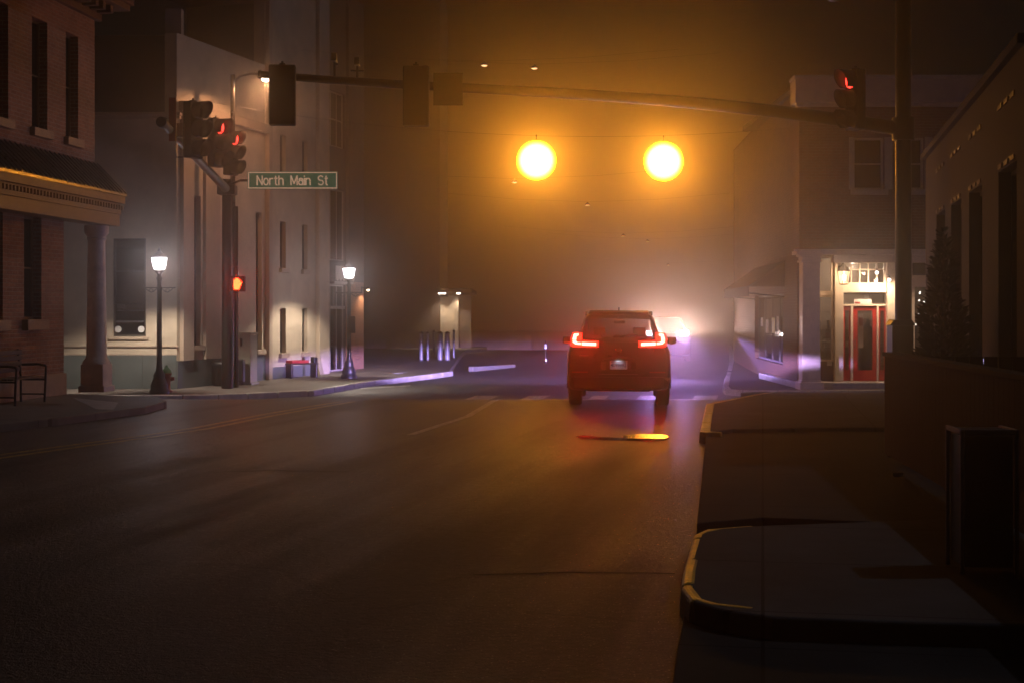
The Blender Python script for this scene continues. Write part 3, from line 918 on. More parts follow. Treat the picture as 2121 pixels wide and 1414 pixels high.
street_lamp(330, 815, 'lit acorn street lamp in front of the cream corner building, left one of two', 1400)
street_lamp(723, 783, 'lit acorn street lamp with a small box on its post, beside the orange brick pier', 1500)
p = gp(723, 783, .15, 34.2)
t = thing('sign_box', 'small dark box sign fixed to the post of the second street lamp', 'sign', p + Vector((.1, -.06, 1.35)))
MB().bx(-.09, .1, -.05, 0, 0, .5).build('panel', M_BLACK, t, bevel=.01)
MB().bx(-.1, -.04, 0, .06, .1, .13).bx(-.1, -.04, 0, .06, .36, .39).build('clamp', M_BLACK, t)

# hydrant
p = gp(345, 811, .15, 34.7)
t = thing('fire_hydrant', 'short red fire hydrant behind the foot of the left street lamp', 'hydrant', p)
M_RED = mat('red_hydrant_paint', (.30, .03, .02), .4, 0, .25, 8)
mb = MB(); mb.lathe([(.15, 0), (.15, .04), (.10, .05), (.10, .42), (.13, .43), (.13, .47)], 16); mb.build('barrel', M_RED, t)
mb = MB(); mb.lathe([(.125, .473), (.11, .54), (.05, .6), (.03, .61), (.03, .66)], 16); mb.build('bonnet', mat('green_hydrant_cap', (.06, .16, .06), .4), t)
for s in (-1, 1):
    mb = MB(); mb.cyl((s * .09, 0, .33), (s * .19, 0, .33), .05, n=12); mb.build('outlet', M_RED, t)

# ------------------------------------------------------------------ traffic signals
ARM = mat('dark_signal_arm', (.02, .017, .015), .4, .5, .2, 6, .1, 40)
def lens_part(name, r, z, m, par, y=-.105):
    mb = MB()
    n = 24
    rings = [(r, 0), (r * .8, .02), (r * .45, .036)]
    vs = []
    for rr, dd in rings:
        for i in range(n): vs.append((rr * math.cos(2 * PI * i / n), y - dd, z + rr * math.sin(2 * PI * i / n)))
    vs.append((0, y - .042, z))
    fs = [(k * n + i, k * n + (i + 1) % n, (k + 1) * n + (i + 1) % n, (k + 1) * n + i) for k in range(2) for i in range(n)]
    fs += [(2 * n + i, 2 * n + (i + 1) % n, 3 * n) for i in range(n)]
    mb.add(vs, fs, None, True)
    return mb.build(name, m, par)


def signal(loc, rz, label, lit=None, w=.36, group=None, lit_m=None, visor_len=.22, r=.15, hanger=.0, sections=3):
    """vertical signal head centred on loc, lenses facing local -y"""
    t = thing('traffic_signal', label, 'traffic signal', loc, rz, group)
    h = .355 * sections
    mb = MB(); mb.bx(-w / 2, w / 2, -.1, .1, -h / 2, h / 2)
    mb.build('housing', M_HOUSING, t, bevel=.03, seg=3)
    mb = MB(); mb.cyl((0, 0, h / 2), (0, 0, h / 2 + .07 + hanger), .02, n=8); mb.bx(-.05, .05, -.05, .05, h / 2, h / 2 + .03)
    mb.build('bracket', ARM, t)
    for k in range(sections):
        z = h / 2 - .1775 - .355 * k
        on = (lit == k)
        lens_part('lens', r, z, lit_m if on else M_LENS_OFF, t)
        mb = MB(); n = 20; rv = r + .012; vs = []; fs = []
        ang = [R(-55) + (2 * PI - R(70)) * i / n for i in range(n + 1)]
        for i, a in enumerate(ang):
            cut = visor_len * (0.45 + .55 * (0.5 + .5 * math.sin(a)))
            for q, yy in ((rv, -.1), (rv + .008, -.1), (rv + .008, -.1 - cut), (rv, -.1 - cut)):
                vs.append((q * math.cos(a), yy, z + q * math.sin(a)))
        for i in range(n):
            for j in range(4): fs.append((4 * i + j, 4 * i + (j + 1) % 4, 4 * i + 4 + (j + 1) % 4, 4 * i + 4 + j))
        fs += [(0, 1, 2, 3), (4 * n + 3, 4 * n + 2, 4 * n + 1, 4 * n)]
        mb.add(vs, fs, None, True); mb.build('visor', M_HOUSING, t)
    return t


def dogbone(a, b, r0, r1, par, name, m, n=16):
    mb = MB(); mb.cyl(a, b, r0, r1, n=n); return mb.build(name, m, par)


# near mast arm across the lanes
YM = 25.3
pole_b = Vector(((1871 - CX) * YM / F, YM, .15))
mast = thing('signal_mast', 'dark tapering mast arm reaching over the lanes from the right hand pole', 'signal pole', pole_b)
arm_l = at(541, 155, YM) - pole_b
arm_r = Vector((0, 0, at(1871, 268, YM).z - pole_b.z))
mb = MB(); mb.cyl((0, 0, 0), (0, 0, 9.5), .15, .125, n=20); mb.build('pole', ARM, mast)
mb = MB(); mb.lathe([(.32, 0), (.32, .05), (.22, .1), (.21, .45), (.25, .48), (.2, .55)], 16); mb.bx(-.25, .13, -.2, .16, .62, 1.32); mb.prism([(-.29, 1.32), (.17, 1.32), (.1, 1.42), (-.22, 1.42)], -.2, .16)
mb.build('base_cover', ARM, mast, bevel=.01)
K = 10
mb = MB()
pts = []
for i in range(K + 1):
    s = i / K
    v = arm_r.lerp(arm_l, s)
    v.z += .22 * math.sin(PI * min(1, s * 1.0)) * (1 - s) * 1.2
    pts.append((v, .125 - .06 * s))
for (a, ra), (b_, rb) in zip(pts, pts[1:]): mb.cyl(a, b_, ra, rb, n=14, caps=False)
mb.cyl(pts[-1][0], pts[-1][0] + Vector((-.05, 0, 0)), .085, .07, n=14)
mb.cyl((0, 0, arm_r.z - .2), (0, 0, arm_r.z + .2), .2, .2, n=16)
mb.build('arm', ARM, mast)
def arm_at(px):
    k = (px - CX) * YM / F - pole_b.x
    for (a, ra), (b_, rb) in zip(pts, pts[1:]):
        if b_.x <= k <= a.x:
            s = (k - a.x) / (b_.x - a.x); return pole_b + a.lerp(b_, s)
    return pole_b + pts[-1][0]
def fixture(px, top, label, cat, wide):
    q = arm_at(px); h = at(px, top, YM).z - q.z
    t = thing('detector_camera' if wide else 'signal_antenna', label, cat, q)
    mb = MB(); mb.cyl((0, 0, .05), (0, 0, h - .12), .022, n=8); mb.build('mount', ARM, t)
    mb = MB(); mb.bx(-.045, .045, -.12, .12, h - .14, h)
    if wide: mb.bx(-.12, .12, -.02, .02, h - .24, h - .21)
    else: mb.bx(-.02, .07, -.03, .03, h - .2, h - .165)
    mb.build('body', ARM, t, bevel=.008)
fixture(693, 112, 'thin upright sensor on the mast arm, first one right of the leftmost hanging signal', 'sensor', False)
fixture(740, 121, 'sensor with crossed bracket standing on the mast arm, second from its free end', 'sensor', True)
g1 = 'signals seen from behind on the near mast arm'
q = at(585, 198, YM - .2)
signal(q, R(180 + 4), 'black signal head seen from behind, hanging at the free end of the near mast arm', None, .47, g1)
q = at(862, 200, YM - .2)
signal(q, R(180 - 2), 'hazy signal head seen from behind, hung mid way along the near mast arm', None, .46, g1)
q = at(928, 185, YM - .17)
t = thing('road_sign', 'square sign seen from behind, on the near mast arm right beside the middle signal', 'sign', q)
MB().bx(-.26, .26, 0, .01, -.29, .29).build('panel', M_GREYMETAL if False else ARM, t, bevel=.004)
MB().bx(-.02, .02, .01, .06, -.28, .28).bx(-.26, .26, .01, .03, -.02, .02).build('bracket', ARM, t)
RED_LENS = emit('red_signal_lens', (1, .03, .02), 9, 'NONE')
q = at(1772, 208, YM - .15)
signal(q, R(-90 + 22), 'signal head turned sideways with red lens glinting, beside the right hand pole', 0, .36, 'sideways red signals', RED_LENS, visor_len=.3)
# luminaire on top of the right pole
q = at(1728, 2, YM)
t = thing('cobra_lamp', 'unlit grey lamp head at the top edge, held out left of the right hand pole', 'street lamp', q)
mb = MB(); mb.sphere((0, 0, .1), .16, 16, 8, .75); mb.build('bowl', M_GREYMETAL, t)
mb = MB(); mb.tube([(.1, 0, .16), (.7, 0, .45), (pole_b.x - q.x, 0, .7)], .035); mb.build('arm', ARM, t)

# far left pole with arm reaching toward the camera
pl = gY(470, 37.0)
polL = thing('signal_mast', 'dark signal pole on the far left corner with its arm reaching toward the camera', 'signal pole', pl)
zt_ = at(472, 388, pl.y).z - pl.z
mb = MB(); mb.cyl((0, 0, 0), (0, 0, zt_ + .2), .145, .12, n=18); mb.build('pole', ARM, polL)
mb = MB(); mb.bx(-.22, .24, -.22, .2, zt_ - .2, zt_ + .05); mb.build('clamp', ARM, polL, bevel=.02)
e = at(338, 255, 24.3) - pl
mb = MB(); mb.cyl((0, -.15, zt_ - .05), e, .11, .07, n=14); mb.cyl(e, e + Vector((-.01, -.12, .0)), .105, .09, n=14); mb.build('arm', ARM, polL)
up = thing('utility_pole', 'slim pole close behind the far left signal pole with orange glints down its sides', 'pole', gY(489, 37.4))
mb = MB(); mb.cyl((0, 0, 0), (0, 0, 4.75), .062, .055, n=14); mb.build('shaft', mat('shiny_bronze_pole', (.05, .035, .025), .22, .7, .2, 5), up)
def arml(s): return pl + Vector((0, -.15, zt_ - .05)).lerp(e, s)
g2 = 'red signals on the far left arm'
for px, py, s, lab, li in ((400, 270, .80, 'largest of the sideways signals on the far left arm, next to the orange red panel', None),
                       (447, 297, .44, 'sideways signal with red glint, middle one on the far left arm', 0),
                       (478, 318, .21, 'sideways signal with red glint, nearest to the far left pole', 0)):
    Yq = arml(s).y
    signal(at(px, py, Yq), R(90 - 28), lab, li, .36, g2, RED_LENS, visor_len=.3)
# orange-red panel edge on, dark frame beside it
Yq = arml(.93).y
t = thing('road_sign', 'narrow orange red panel at the end of the far left arm', 'sign', at(357, 248, Yq), R(-8))
MB().bx(-.066, .066, 0, .012, -.385, .385).build('panel', mat('orange_red_sheet', (.42, .06, .025), .5, 0, .15, 6), t)
MB().bx(-.07, .07, .013, .03, .36, .39).bx(-.02, .02, .013, .1, -.1, .1).build('bracket', M_GREYMETAL, t)
t = thing('hanging_sign', 'thin dark frame hanging between the orange red panel and the largest sideways signal', 'sign', at(372, 290, Yq + .3), 0)
mb = MB(); mb.bx(-.07, -.055, 0, .02, -.32, .3).bx(.06, .075, 0, .02, -.32, .3).bx(-.055, .06, 0, .02, -.32, -.30).bx(-.055, .06, 0, .02, .05, .07)
mb.build('frame', ARM, t)
MB().bx(-.052, .057, .006, .014, .073, .3).build('panel', M_STUCCO2, t)

# street name sign
ps = at(606, 374, pl.y - .35)
t = thing('street_sign', 'green street name sign reading North Main St with white border', 'sign', ps, 0)
k = (pl.y - .35) / F
w, h = 186 * k / 2, 36 * k / 2
M_SGREEN = emit('green_sign_added_glow', (.02, .16, .075), .30, 'NONE', (.03, .20, .11))  # glow added to the sign faces in place of light falling on them
M_SWHITE = emit('white_sign_added_glow', (1, .60, .36), .5, 'NONE', (.75, .72, .68))
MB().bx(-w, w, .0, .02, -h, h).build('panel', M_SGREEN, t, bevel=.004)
b_ = .026
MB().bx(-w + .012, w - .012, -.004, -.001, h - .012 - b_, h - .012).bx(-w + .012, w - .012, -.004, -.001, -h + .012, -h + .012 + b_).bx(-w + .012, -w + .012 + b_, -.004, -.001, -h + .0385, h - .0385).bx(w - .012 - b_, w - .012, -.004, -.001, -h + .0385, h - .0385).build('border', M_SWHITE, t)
def arc_(cx, cy, rx, ry, a0, a1, n=10): return [(cx + rx * math.cos(R(a0 + (a1 - a0) * i / n)), cy + ry * math.sin(R(a0 + (a1 - a0) * i / n))) for i in range(n + 1)]
GL = {'N': ([[(0, 0), (0, 1)], [(0, 1), (.56, 0)], [(.56, 0), (.56, 1)]], .56),
      'o': ([arc_(.25, .36, .25, .36, 0, 360, 16)], .5),
      'r': ([[(0, 0), (0, .72)], arc_(.24, .42, .24, .29, 180, 70, 7)], .34),
      't': ([[(.14, .97), (.14, .15)] + arc_(.29, .15, .15, .15, 180, 275, 5), [(0, .72), (.32, .72)]], .33),
      'h': ([[(0, 0), (0, 1)], arc_(.23, .46, .23, .25, 180, 0, 9) + [(.46, 0)]], .46),
      'M': ([[(0, 0), (0, 1)], [(0, 1), (.34, .12)], [(.34, .12), (.68, 1)], [(.68, 1), (.68, 0)]], .68),
      'a': ([arc_(.23, .26, .23, .26, 0, 360, 14), [(.46, 0), (.46, .48)] + arc_(.24, .48, .22, .23, 0, 155, 8)], .46),
      'i': ([[(0, 0), (0, .72)], [(0, .9), (0, 1.0)]], 0),
      'n': ([[(0, 0), (0, .72)], arc_(.23, .46, .23, .25, 180, 0, 9) + [(.46, 0)]], .46),
      'S': ([arc_(.28, .745, .27, .245, 35, 270, 12) + arc_(.28, .25, .28, .25, 90, -150, 12)], .56)}
for wd, px in (('North', 559.5), ('Main', 622.5), ('St', 669)):
    cap = .232; th_ = .033; gap = .155
    tot = sum(GL[c][1] for c in wd) + gap / .9 * (len(wd) - 1)
    x0_ = (px - 606) * k - tot * cap / 2
    mb = MB(); q_ = 0
    for c in wd:
        for pl_ in GL[c][0]:
            for (xa_, za_), (xb_, zb_) in zip(pl_, pl_[1:]):
                A_ = Vector((x0_ + xa_ * cap, 0, (za_ - .5) * cap)); B_ = Vector((x0_ + xb_ * cap, 0, (zb_ - .5) * cap))
                dv_ = (B_ - A_); L2 = dv_.length; an = math.atan2(dv_.z, dv_.x); q_ += 1
                mb.box((0, 0, 0), (L2 + th_ * .55, .003, th_), Matrix.Translation((A_ + B_) / 2 + Vector((0, -.0035 - .0004 * (q_ % 4), 0))) @ Matrix.Rotation(-an, 4, 'Y'))
        x0_ += (GL[c][1] + gap / .9) * cap
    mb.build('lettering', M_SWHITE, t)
MB().bx(-w - .2, -w + .3, .021, .06, -.03, .03).cyl((-w - .2, .04, 0), (-1.72, .3, -.1), .03).build('bracket', ARM, t)

# pedestrian hand signal
ph = at(491, 588, pl.y - .3)
t = thing('pedestrian_signal', 'pedestrian signal showing a glowing orange raised hand', 'signal', ph, 0)
MB().bx(-.2, .2, 0, .16, -.2, .2).build('housing', M_HOUSING, t, bevel=.02)
mb = MB(); mb.bx(-.17, .17, -.006, .0, -.17, .17); mb.build('screen', M_LENS_OFF, t)
hand = MB()
def hp(pts): hand.prism(pts, -.02, -.007)
hp([(-.075, -.15), (.06, -.15), (.085, -.05), (.085, .02), (-.085, .02), (-.085, -.06)])
for i, (xa, ht) in enumerate(((-.083, .11), (-.04, .15), (.003, .145), (.046, .11))): hp([(xa, .022), (xa + .037, .022), (xa + .037, ht - .012), (xa + .018, ht), (xa, ht - .012)])
hp([(.087, -.06), (.13, .03), (.115, .055), (.087, .01)])
hand.build('hand_symbol', emit('orange_hand_symbol', (1, .026, .005), 42), t)
MB().bx(-.03, .03, .16, .3, -.05, .05).build('bracket', ARM, t)

# amber signals on a span wire; lens size and rim fade imitate glare
YB = 38.0
def amber_glare_lens():
    m, nt, b = new_mat('amber_lens_and_glare'); L = nt.links.new
    tc = N(nt, 'ShaderNodeTexCoord'); sp = N(nt, 'ShaderNodeSeparateXYZ'); L(tc.outputs['Object'], sp.inputs[0])
    cb = N(nt, 'ShaderNodeCombineXYZ'); L(sp.outputs['X'], cb.inputs['X']); L(sp.outputs['Z'], cb.inputs['Y'])
    ln = N(nt, 'ShaderNodeVectorMath', operation='LENGTH'); L(cb.outputs[0], ln.inputs[0])
    mr = N(nt, 'ShaderNodeMapRange'); mr.interpolation_type = 'SMOOTHSTEP'
    for k_, v_ in zip(('From Min', 'From Max', 'To Min', 'To Max'), (.27, .56, 1.0, .001)): mr.inputs[k_].default_value = v_
    L(ln.outputs['Value'], mr.inputs['Value'])
    cr = N(nt, 'ShaderNodeValToRGB')
    cr.color_ramp.elements[0].position = .35; cr.color_ramp.elements[0].color = (1, .38, .03, 1)
    cr.color_ramp.elements[1].position = .60; cr.color_ramp.elements[1].color = (1, .29, .0, 1)
    L(ln.outputs['Value'], cr.inputs['Fac']); L(cr.outputs['Color'], b.inputs['Emission Color'])
    ml = N(nt, 'ShaderNodeMath', operation='MULTIPLY'); ml.inputs[1].default_value = 138; L(mr.outputs['Result'], ml.inputs[0]); L(ml.outputs[0], b.inputs['Emission Strength'])
    b.inputs['Base Color'].default_value = (.3, .12, .01, 1); b.inputs['Roughness'].default_value = .3
    return m


AMB = amber_glare_lens()
gB = 'amber signals on the span wire'
for px, py, lab in ((1111, 333, 'blazing amber signal over the road, left one of the pair'), (1374, 335, 'blazing amber signal over the road, right one of the pair')):
    t = thing('traffic_signal', lab, 'traffic signal', at(px, py, YB), 0, gB)
    RB = .56
    mb = MB(); mb.lathe([(.12, .34), (.30, .30), (RB * .7, .16), (RB * .93, .06), (RB * .97, -.02), (RB * .9, -.028)], 32, Matrix.Rotation(R(90), 4, 'X') @ Matrix.Scale(-1, 4, (0, 0, 1)))
    mb.build('housing', M_HOUSING, t)
    lens_part('lens', RB, 0, AMB, t, y=-.03)
    mb = MB(); mb.cyl((0, .06, RB - .05), (0, .02, RB + .10), .012, n=8); mb.bx(-.02, .02, -.02, .04, RB + .08, RB + .13); mb.build('hanger', ARM, t)
wz_ = at(1111, 333, YB).z + .42 + .24
sw = thing('span_wire', 'thin cable across the crossing that carries the two amber signals', 'cable', (0, YB, wz_))
mb = MB(); pts2 = []
xa, xb = -8.0, 7.6
for i in range(25):
    s = i / 24; x = xa + (xb - xa) * s
    pts2.append((x, 0, .55 * ((x - 2.3) / 8) ** 2 - .02))
mb.tube(pts2, .0035, 6); mb.build('cable', M_BLACK, sw)

# little lamps hung on wires over the street beyond
for i, (px, py, Y, s) in enumerate(((1217, 425, 60, 1.0), (1291, 489, 72, .8), (1341, 500, 84, .7), (1384, 549, 96, .9), (1066, 378, 52, .7), (1003, 136, 44, .9), (1107, 142, 46, .7))):
    p = at(px, py, Y)
    lab = ['small bright pendant below and between the two amber signals', 'small pendant right of centre below the amber pair, first of two side by side', 'small pendant under the right amber signal, second of two side by side',
           'lowest small pendant over the road, above the oncoming headlights', 'small pendant just under the left amber signal', 'small glint on a wire above the mast arm, left of the pair up there', 'small glint on a wire above the left amber signal'][i]
    t = thing('pendant_lamp', lab, 'lamp', p, 0, 'small pendants over the street')
    mb = MB(); mb.lathe([(.11, .0), (.11, .03), (.05, .09), (.02, .12)], 12); mb.build('shade', M_BLACK, t)
    mb = MB(); mb.lathe([(.001, -.035), (.07, -.025), (.1, -.003)], 12); mb.build('bulb', emit('pendant_bulb', (1, .62, .30), 3.5, 'NONE'), t)
    mb = MB(); mb.tube([(-6, 0, .5), (-3, 0, .24), (0, 0, .13), (3, 0, .24), (6, 0, .5)], .003, 4); mb.build('wire', M_BLACK, t)

# ------------------------------------------------------------------ corner clutter on the far left
p = gY(506, 39.2)
t = thing('control_cabinet', 'cream control cabinet standing right of the far left signal pole', 'cabinet', p, R(-12))
M_CAB = mat('cream_cabinet_paint', (.52, .47, .36), .45, .1, .12, 5)
MB().bx(-.26, .26, -.2, .3, .05, 1.36).build('body', M_CAB, t, bevel=.015)
MB().bx(-.29, .29, -.23, .33, 1.363, 1.42).build('lid', M_CAB, t, bevel=.01)
MB().bx(-.2, .2, -.21, -.203, .70, 1.31).build('door', M_CAB, t, bevel=.003)
mb = MB(); mb.bx(-.035, .035, -.225, -.213, 1.10, 1.26); mb.cyl((0, -.225, 1.08), (0, -.213, 1.08), .035); mb.build('handle', M_BLACK, t)
MB().bx(-.3, .3, -.22, .33, 0, .047).build('plinth', M_KERB, t)
p = gY(459, 38.4)
def can(p, label, s=1.0):
    t = thing('litter_bin', label, 'bin', p)
    mb = MB(); mb.lathe([(.2 * s, 0), (.24 * s, .03), (.25 * s, .5), (.27 * s, .52), (.27 * s, .57)], 18); mb.build('drum', M_BLACK, t)
    mb = MB()
    for i in range(14):
        a = 2 * PI * i / 14; mb.bx(-.018, .018, -.01, .01, .04, .5, Matrix.Translation((.258 * s * math.cos(a), .258 * s * math.sin(a), 0)) @ Matrix.Rotation(a + PI / 2, 4, 'Z'))
    mb.build('slats', M_BLACK, t)
    mb = MB(); mb.lathe([(.285 * s, .573), (.29 * s, .61), (.22 * s, .68), (.13 * s, .71), (.12 * s, .70)], 18); mb.build('lid', M_BLACK, t)
    return t
can(p, 'round black slatted litter bin left of the cream control cabinet', 1.0)
p = gY(492, 38.8)
t = thing('news_box', 'dark boxy bin with pale edge standing in front of the cream cabinet', 'bin', p + Vector((0, -.18, 0)))
MB().bx(-.2, .2, -.16, .16, .1, .7).build('body', M_BLACK, t, bevel=.02)
MB().bx(.202, .215, -.14, .14, .1, .69).build('side_panel', M_GREYMETAL, t, bevel=.004)
mb = MB()
for a in (-.16, .16):
    for b_ in (-.12, .12): mb.cyl((a, b_, 0), (a, b_, .1), .015, n=8)
mb.build('leg', M_BLACK, t)
p = gp(632, 752, .15)
t = thing('cafe_bench', 'low dark bench with a red cushion against the tan building', 'bench', gY(628, 43.2), rzS - PI / 2 + R(60))
M_CUSH = mat('red_cushion_cloth', (.40, .03, .03), .8, 0, .15, 8)
MB().bx(-.55, .45, -.18, .18, .40, .44).build('seat', M_BENCHWOOD, t, bevel=.006)
MB().bx(-.52, .1, -.17, .17, .443, .53).build('cushion', M_CUSH, t, bevel=.02)
for a in (-.5, .4): MB().bx(a - .03, a + .03, -.16, .16, 0, .397).build('leg', M_BENCHWOOD, t, bevel=.01)
MB().bx(.34, .46, -.1, .1, .443, .62).build('planter', M_BLACK, t, bevel=.01)

# bollards catching the headlamps
M_BOLL = mat('pale_bollard_paint', (.42, .42, .45), .4, .2, .4, 12, .2, 30)
labs = ['pale lit bollard, leftmost of the row beyond the crossing', 'slim lit bollard, second from the left of the row', 'bollard half hidden in the dark, third from the left of the row', 'wide bright bollard, the left one of the bright pair', 'wide bright bollard, the right one of the bright pair', 'dim bollard at the right end of the row']
for i, (px, w) in enumerate(((872.5, .07), (886, .05), (899, .045), (911.5, .1), (926.5, .1), (940, .04))):
    p = gp(px, 746, .15)
    if i in (2, 5): p.y += 1.5; p.x = (px - CX) * p.y / F; p.z = zg(p.y) + .15
    t = thing('bollard', labs[i], 'bollard', p, 0, 'bollards beyond the crossing')
    mb = MB(); mb.cyl((0, 0, .03), (0, 0, .98), w, w, n=16); mb.build('post', M_BOLL, t)
    mb = MB(); mb.lathe([(w + .03, 0), (w + .03, .03), (w, .031)], 16); mb.build('base', M_GREYMETAL, t)
    mb = MB(); mb.lathe([(w + .008, .983), (w + .008, 1.01), (w * .6, 1.05), (.005, 1.07)], 16); mb.build('cap', M_BLACK, t)

# far shop with a lit canopy behind the bollards
p0 = gp(905, 737, .15)
yb_ = 65.0
fb = thing('far_shop', 'far shop with three bright canopy lights over its pale wall, behind the bollards', 'building', ((912 - CX) * yb_ / F, yb_, zg(60) + .15), 0)
k = yb_ / F
z_ = lambda py: EYE - (py - HOR) * k - (zg(60) + .15)
MB().bx(-6.5, -.02, -.1, 8, 0, 17).build('dark_wall', M_DARKSTUCCO, fb)
MB().bx(0, 38 * k, 0, .3, 0, z_(615)).build('wall', M_STUCCO, fb)
MB().bx(38 * k + .02, 63 * k, .5, .8, 0, z_(612)).build('wall', M_STUCCO2, fb)
MB().bx(-.2, 66 * k, -1.1, 8, z_(607), z_(598)).build('canopy', M_BLACK, fb, bevel=.02)
for px, dy in ((913, -.5), (921, -.75), (950, -.3)):
    o = MB().cyl(((px - 912) * k, dy, z_(607) - .06), ((px - 912) * k, dy, z_(607) - .003), .09, n=16).build('downlight', emit('downlight_lens', (1, .86, .72), 15, 'NONE'), fb)
    light('SPOT', 'downlight_lamp', fb, ((px - 912) * k, dy, z_(607) - .1), 120, (1, .78, .6), (0, 0, 0), .05, spot_size=R(110), spot_blend=.6)

# low pale wall and kerb pieces in the headlamp beam
p = gp(1060, 750, .0)
t = thing('low_wall', 'long pale low wall in the violet headlamp beam beyond the crossing', 'wall', ((975 - CX) * 68 / F, 68, zg(68)), -R(4))
MB().bx(0, 7.5, 0, .25, -.1, .85).build('wall', M_STUCCO2, t, bevel=.02)
MB().bx(-.04, 7.54, -.04, .29, .853, .93).build('coping', M_KERB, t, bevel=.01)
MB().bx(1.9, 2.9, -.1, -.003, -.1, .70).build('panel', M_STUCCO, t, bevel=.01)
p = gp(1130, 752, 0)
t = thing('sign_post', 'thin sign post with two bright reflectors, left of the car', 'sign', p)
mb = MB(); mb.cyl((0, 0, 0), (0, 0, .85), .03, n=10); mb.build('post', M_BLACK, t)
mb = MB(); mb.bx(-.035, .035, -.045, -.032, .55, .72); mb.bx(-.0, .05, -.045, -.032, .08, .16); mb.build('reflector', mat('white_reflector', (.8, .8, .85), .2, 0, .05), t)
for a, b_, lab in (((980, 769), (1068, 760), 'pale kerb stone lying in the beam beyond the crossing, longer one'), ((826, 783), (850, 778.5), 'short pale kerb stone at the edge of the far left pavement')):
    A, B = gp(*a), gp(*b_)
    t = thing('kerb_stone', lab, 'kerb stone', A, math.atan2(B.y - A.y, B.x - A.x), 'pale kerb stones')
    L_ = (B.xy - A.xy).length
    MB().bx(0, L_, 0, .2, -.05, .17).build('stone', mat('pale_kerb', (.25, .24, .23), .6, 0, .2, 6), t, bevel=.02)

# ------------------------------------------------------------------ right corner shop with the red door
YR = 36.8
ZR = zg(40) + .15
XR = (1655 - CX) * YR / F
rs = thing('corner_shop', 'brick corner shop with cream columns and a red glazed door', 'building', (XR, YR, ZR), 0)
k = YR / F
X_ = lambda px: (px - 1655) * k
Z_ = lambda py: EYE - (py - HOR) * k - ZR
M_BRICK3 = brick_mat('dark_red_brick', (.20, .08, .05), (.15, .06, .04), (.2, .16, .13))
ZT = Z_(520)
wn = [(X_(1768), X_(1832), Z_(393), Z_(285)), (X_(1880), X_(1915), Z_(393), Z_(285)), (X_(2010), X_(2060), Z_(393), Z_(285))]
mb = MB(); wall_grid(mb, 0, 8.5, ZT, Z_(165), .35, wn); mb.build('upper_wall', M_BRICK3, rs)
M_TRIMG = mat('weathered_cream_trim', (.40, .35, .28), .6, 0, .15, 5, .15, 40)
MB().bx(-.15, 8.6, -.28, .4, Z_(215), Z_(168)).bx(-.1, 8.6, -.15, -.003, Z_(222), Z_(215) - .003).bx(-.18, 8.6, -.34, .4, Z_(168) + .003, Z_(160)).build('cornice', M_TRIMG, rs, bevel=.012)
for h in wn: window(rs, *h, .14, M_TRIMG, M_DARKGLASS, 2, 1, M_TRIMG, .06, sill_h=.14, sill_out=.1)
for h in wn:
    for a, b_ in ((h[0] - .12, h[0] - .003), (h[1] + .003, h[1] + .2)): MB().bx(a, b_, -.04, -.003, h[2], h[3]).build('window_surround', M_TRIMG, rs)
# side wall along the street beyond
aR = math.atan(.05)
rzR = math.atan2(-math.cos(aR), -math.sin(aR))
Ls = 16.0
off = Vector((Ls * math.sin(aR), Ls * math.cos(aR), 0))
mb = MB(); wall_grid(mb, 0, Ls - .35, 0, Z_(165), .35, [(Ls - 9.5, Ls - 3, .5, 2.5)]); mb.build('side_wall', M_BRICK3, rs, off, rzR)
window(rs, Ls - 9.5, Ls - 3, .5, 2.5, .12, M_DARKFRAME, M_DARKGLASS, 1, 4, None, .06, loc=off, rz=rzR, name='display_window')
MB().bx(0, 8.5, .36, 9, Z_(165) - .2, Z_(165) - .05).build('roof', M_DARKSTUCCO, rs)
# ground floor
M_SHOPWOOD = mat('cream_shop_woodwork', (.72, .60, .47), .45, 0, .12, 6, .1, 40)
mb = MB(); mb.bx(-.12, 8.5, -.32, .35, ZT - .10, ZT - .003).bx(-.2, 8.5, -.38, -.325, ZT - .04, ZT + .03)
mb.bx(X_(1727) + .0, 8.5, .02, .3, ZT - .3, ZT - .103)
mb.build('entablature', M_SHOPWOOD, rs, bevel=.01)
def column(x):
    mb = MB()
    mb.bx(x - .31, x + .31, -.36, .26, -.15, .19)
    for w, z0, z1 in ((.26, .19, .24), (.235, .24, .95), (.225, .95, ZT - .3), (.27, ZT - .3, ZT - .25), (.24, ZT - .25, ZT - .16), (.29, ZT - .16, ZT - .103)):
        mb.bx(x - w, x + w, -.05 - w, -.05 + w, z0, z1)
    return mb.build('column', M_SHOPWOOD, rs, bevel=.012)
column(X_(1676)); column(X_(1935) + .5)
yd = .75           # recessed shopfront plane
kd = (YR + yd) / F
XD = lambda px: (px - CX) * (YR + yd) / F - XR
ZD = lambda py: EYE - (py - HOR) * kd - ZR
zf = ZD(789)
MB().bx(.0, 8.5, .0, 6, -.15, zf).build('step', M_KERB, rs, bevel=.01)
# narrow window bay
wb0, wb1 = XD(1686), XD(1726)
MB().bx(wb0 - .3, wb1, yd, yd + .1, zf, ZD(748)).build('stall_riser', mat('dark_red_panel', (.10, .035, .03), .5), rs)
window(rs, wb0 - .05, wb1, ZD(748) + .003, ZD(612), yd, M_SHOPWOOD, M_SHOPGLASS, 1, 1, None, .05, back=False, name='shop_window')
window(rs, wb0 - .05, wb1, ZD(612) + .06, ZD(530), yd, M_SHOPWOOD, M_SHOPGLASS, 1, 1, None, .06, back=False, name='transom_window')
MB().bx(wb0 - .05, wb1, yd - .03, yd + .1, ZD(612) + .003, ZD(612) + .057).build('transom_bar', M_SHOPWOOD, rs)
MB().bx(XD(1727), XD(1745), yd - .12, yd + .2, zf, ZT - .103).bx(XD(1836), XD(1856), yd - .12, yd + .2, zf, ZT - .103).build('door_post', M_SHOPWOOD, rs, bevel=.01)
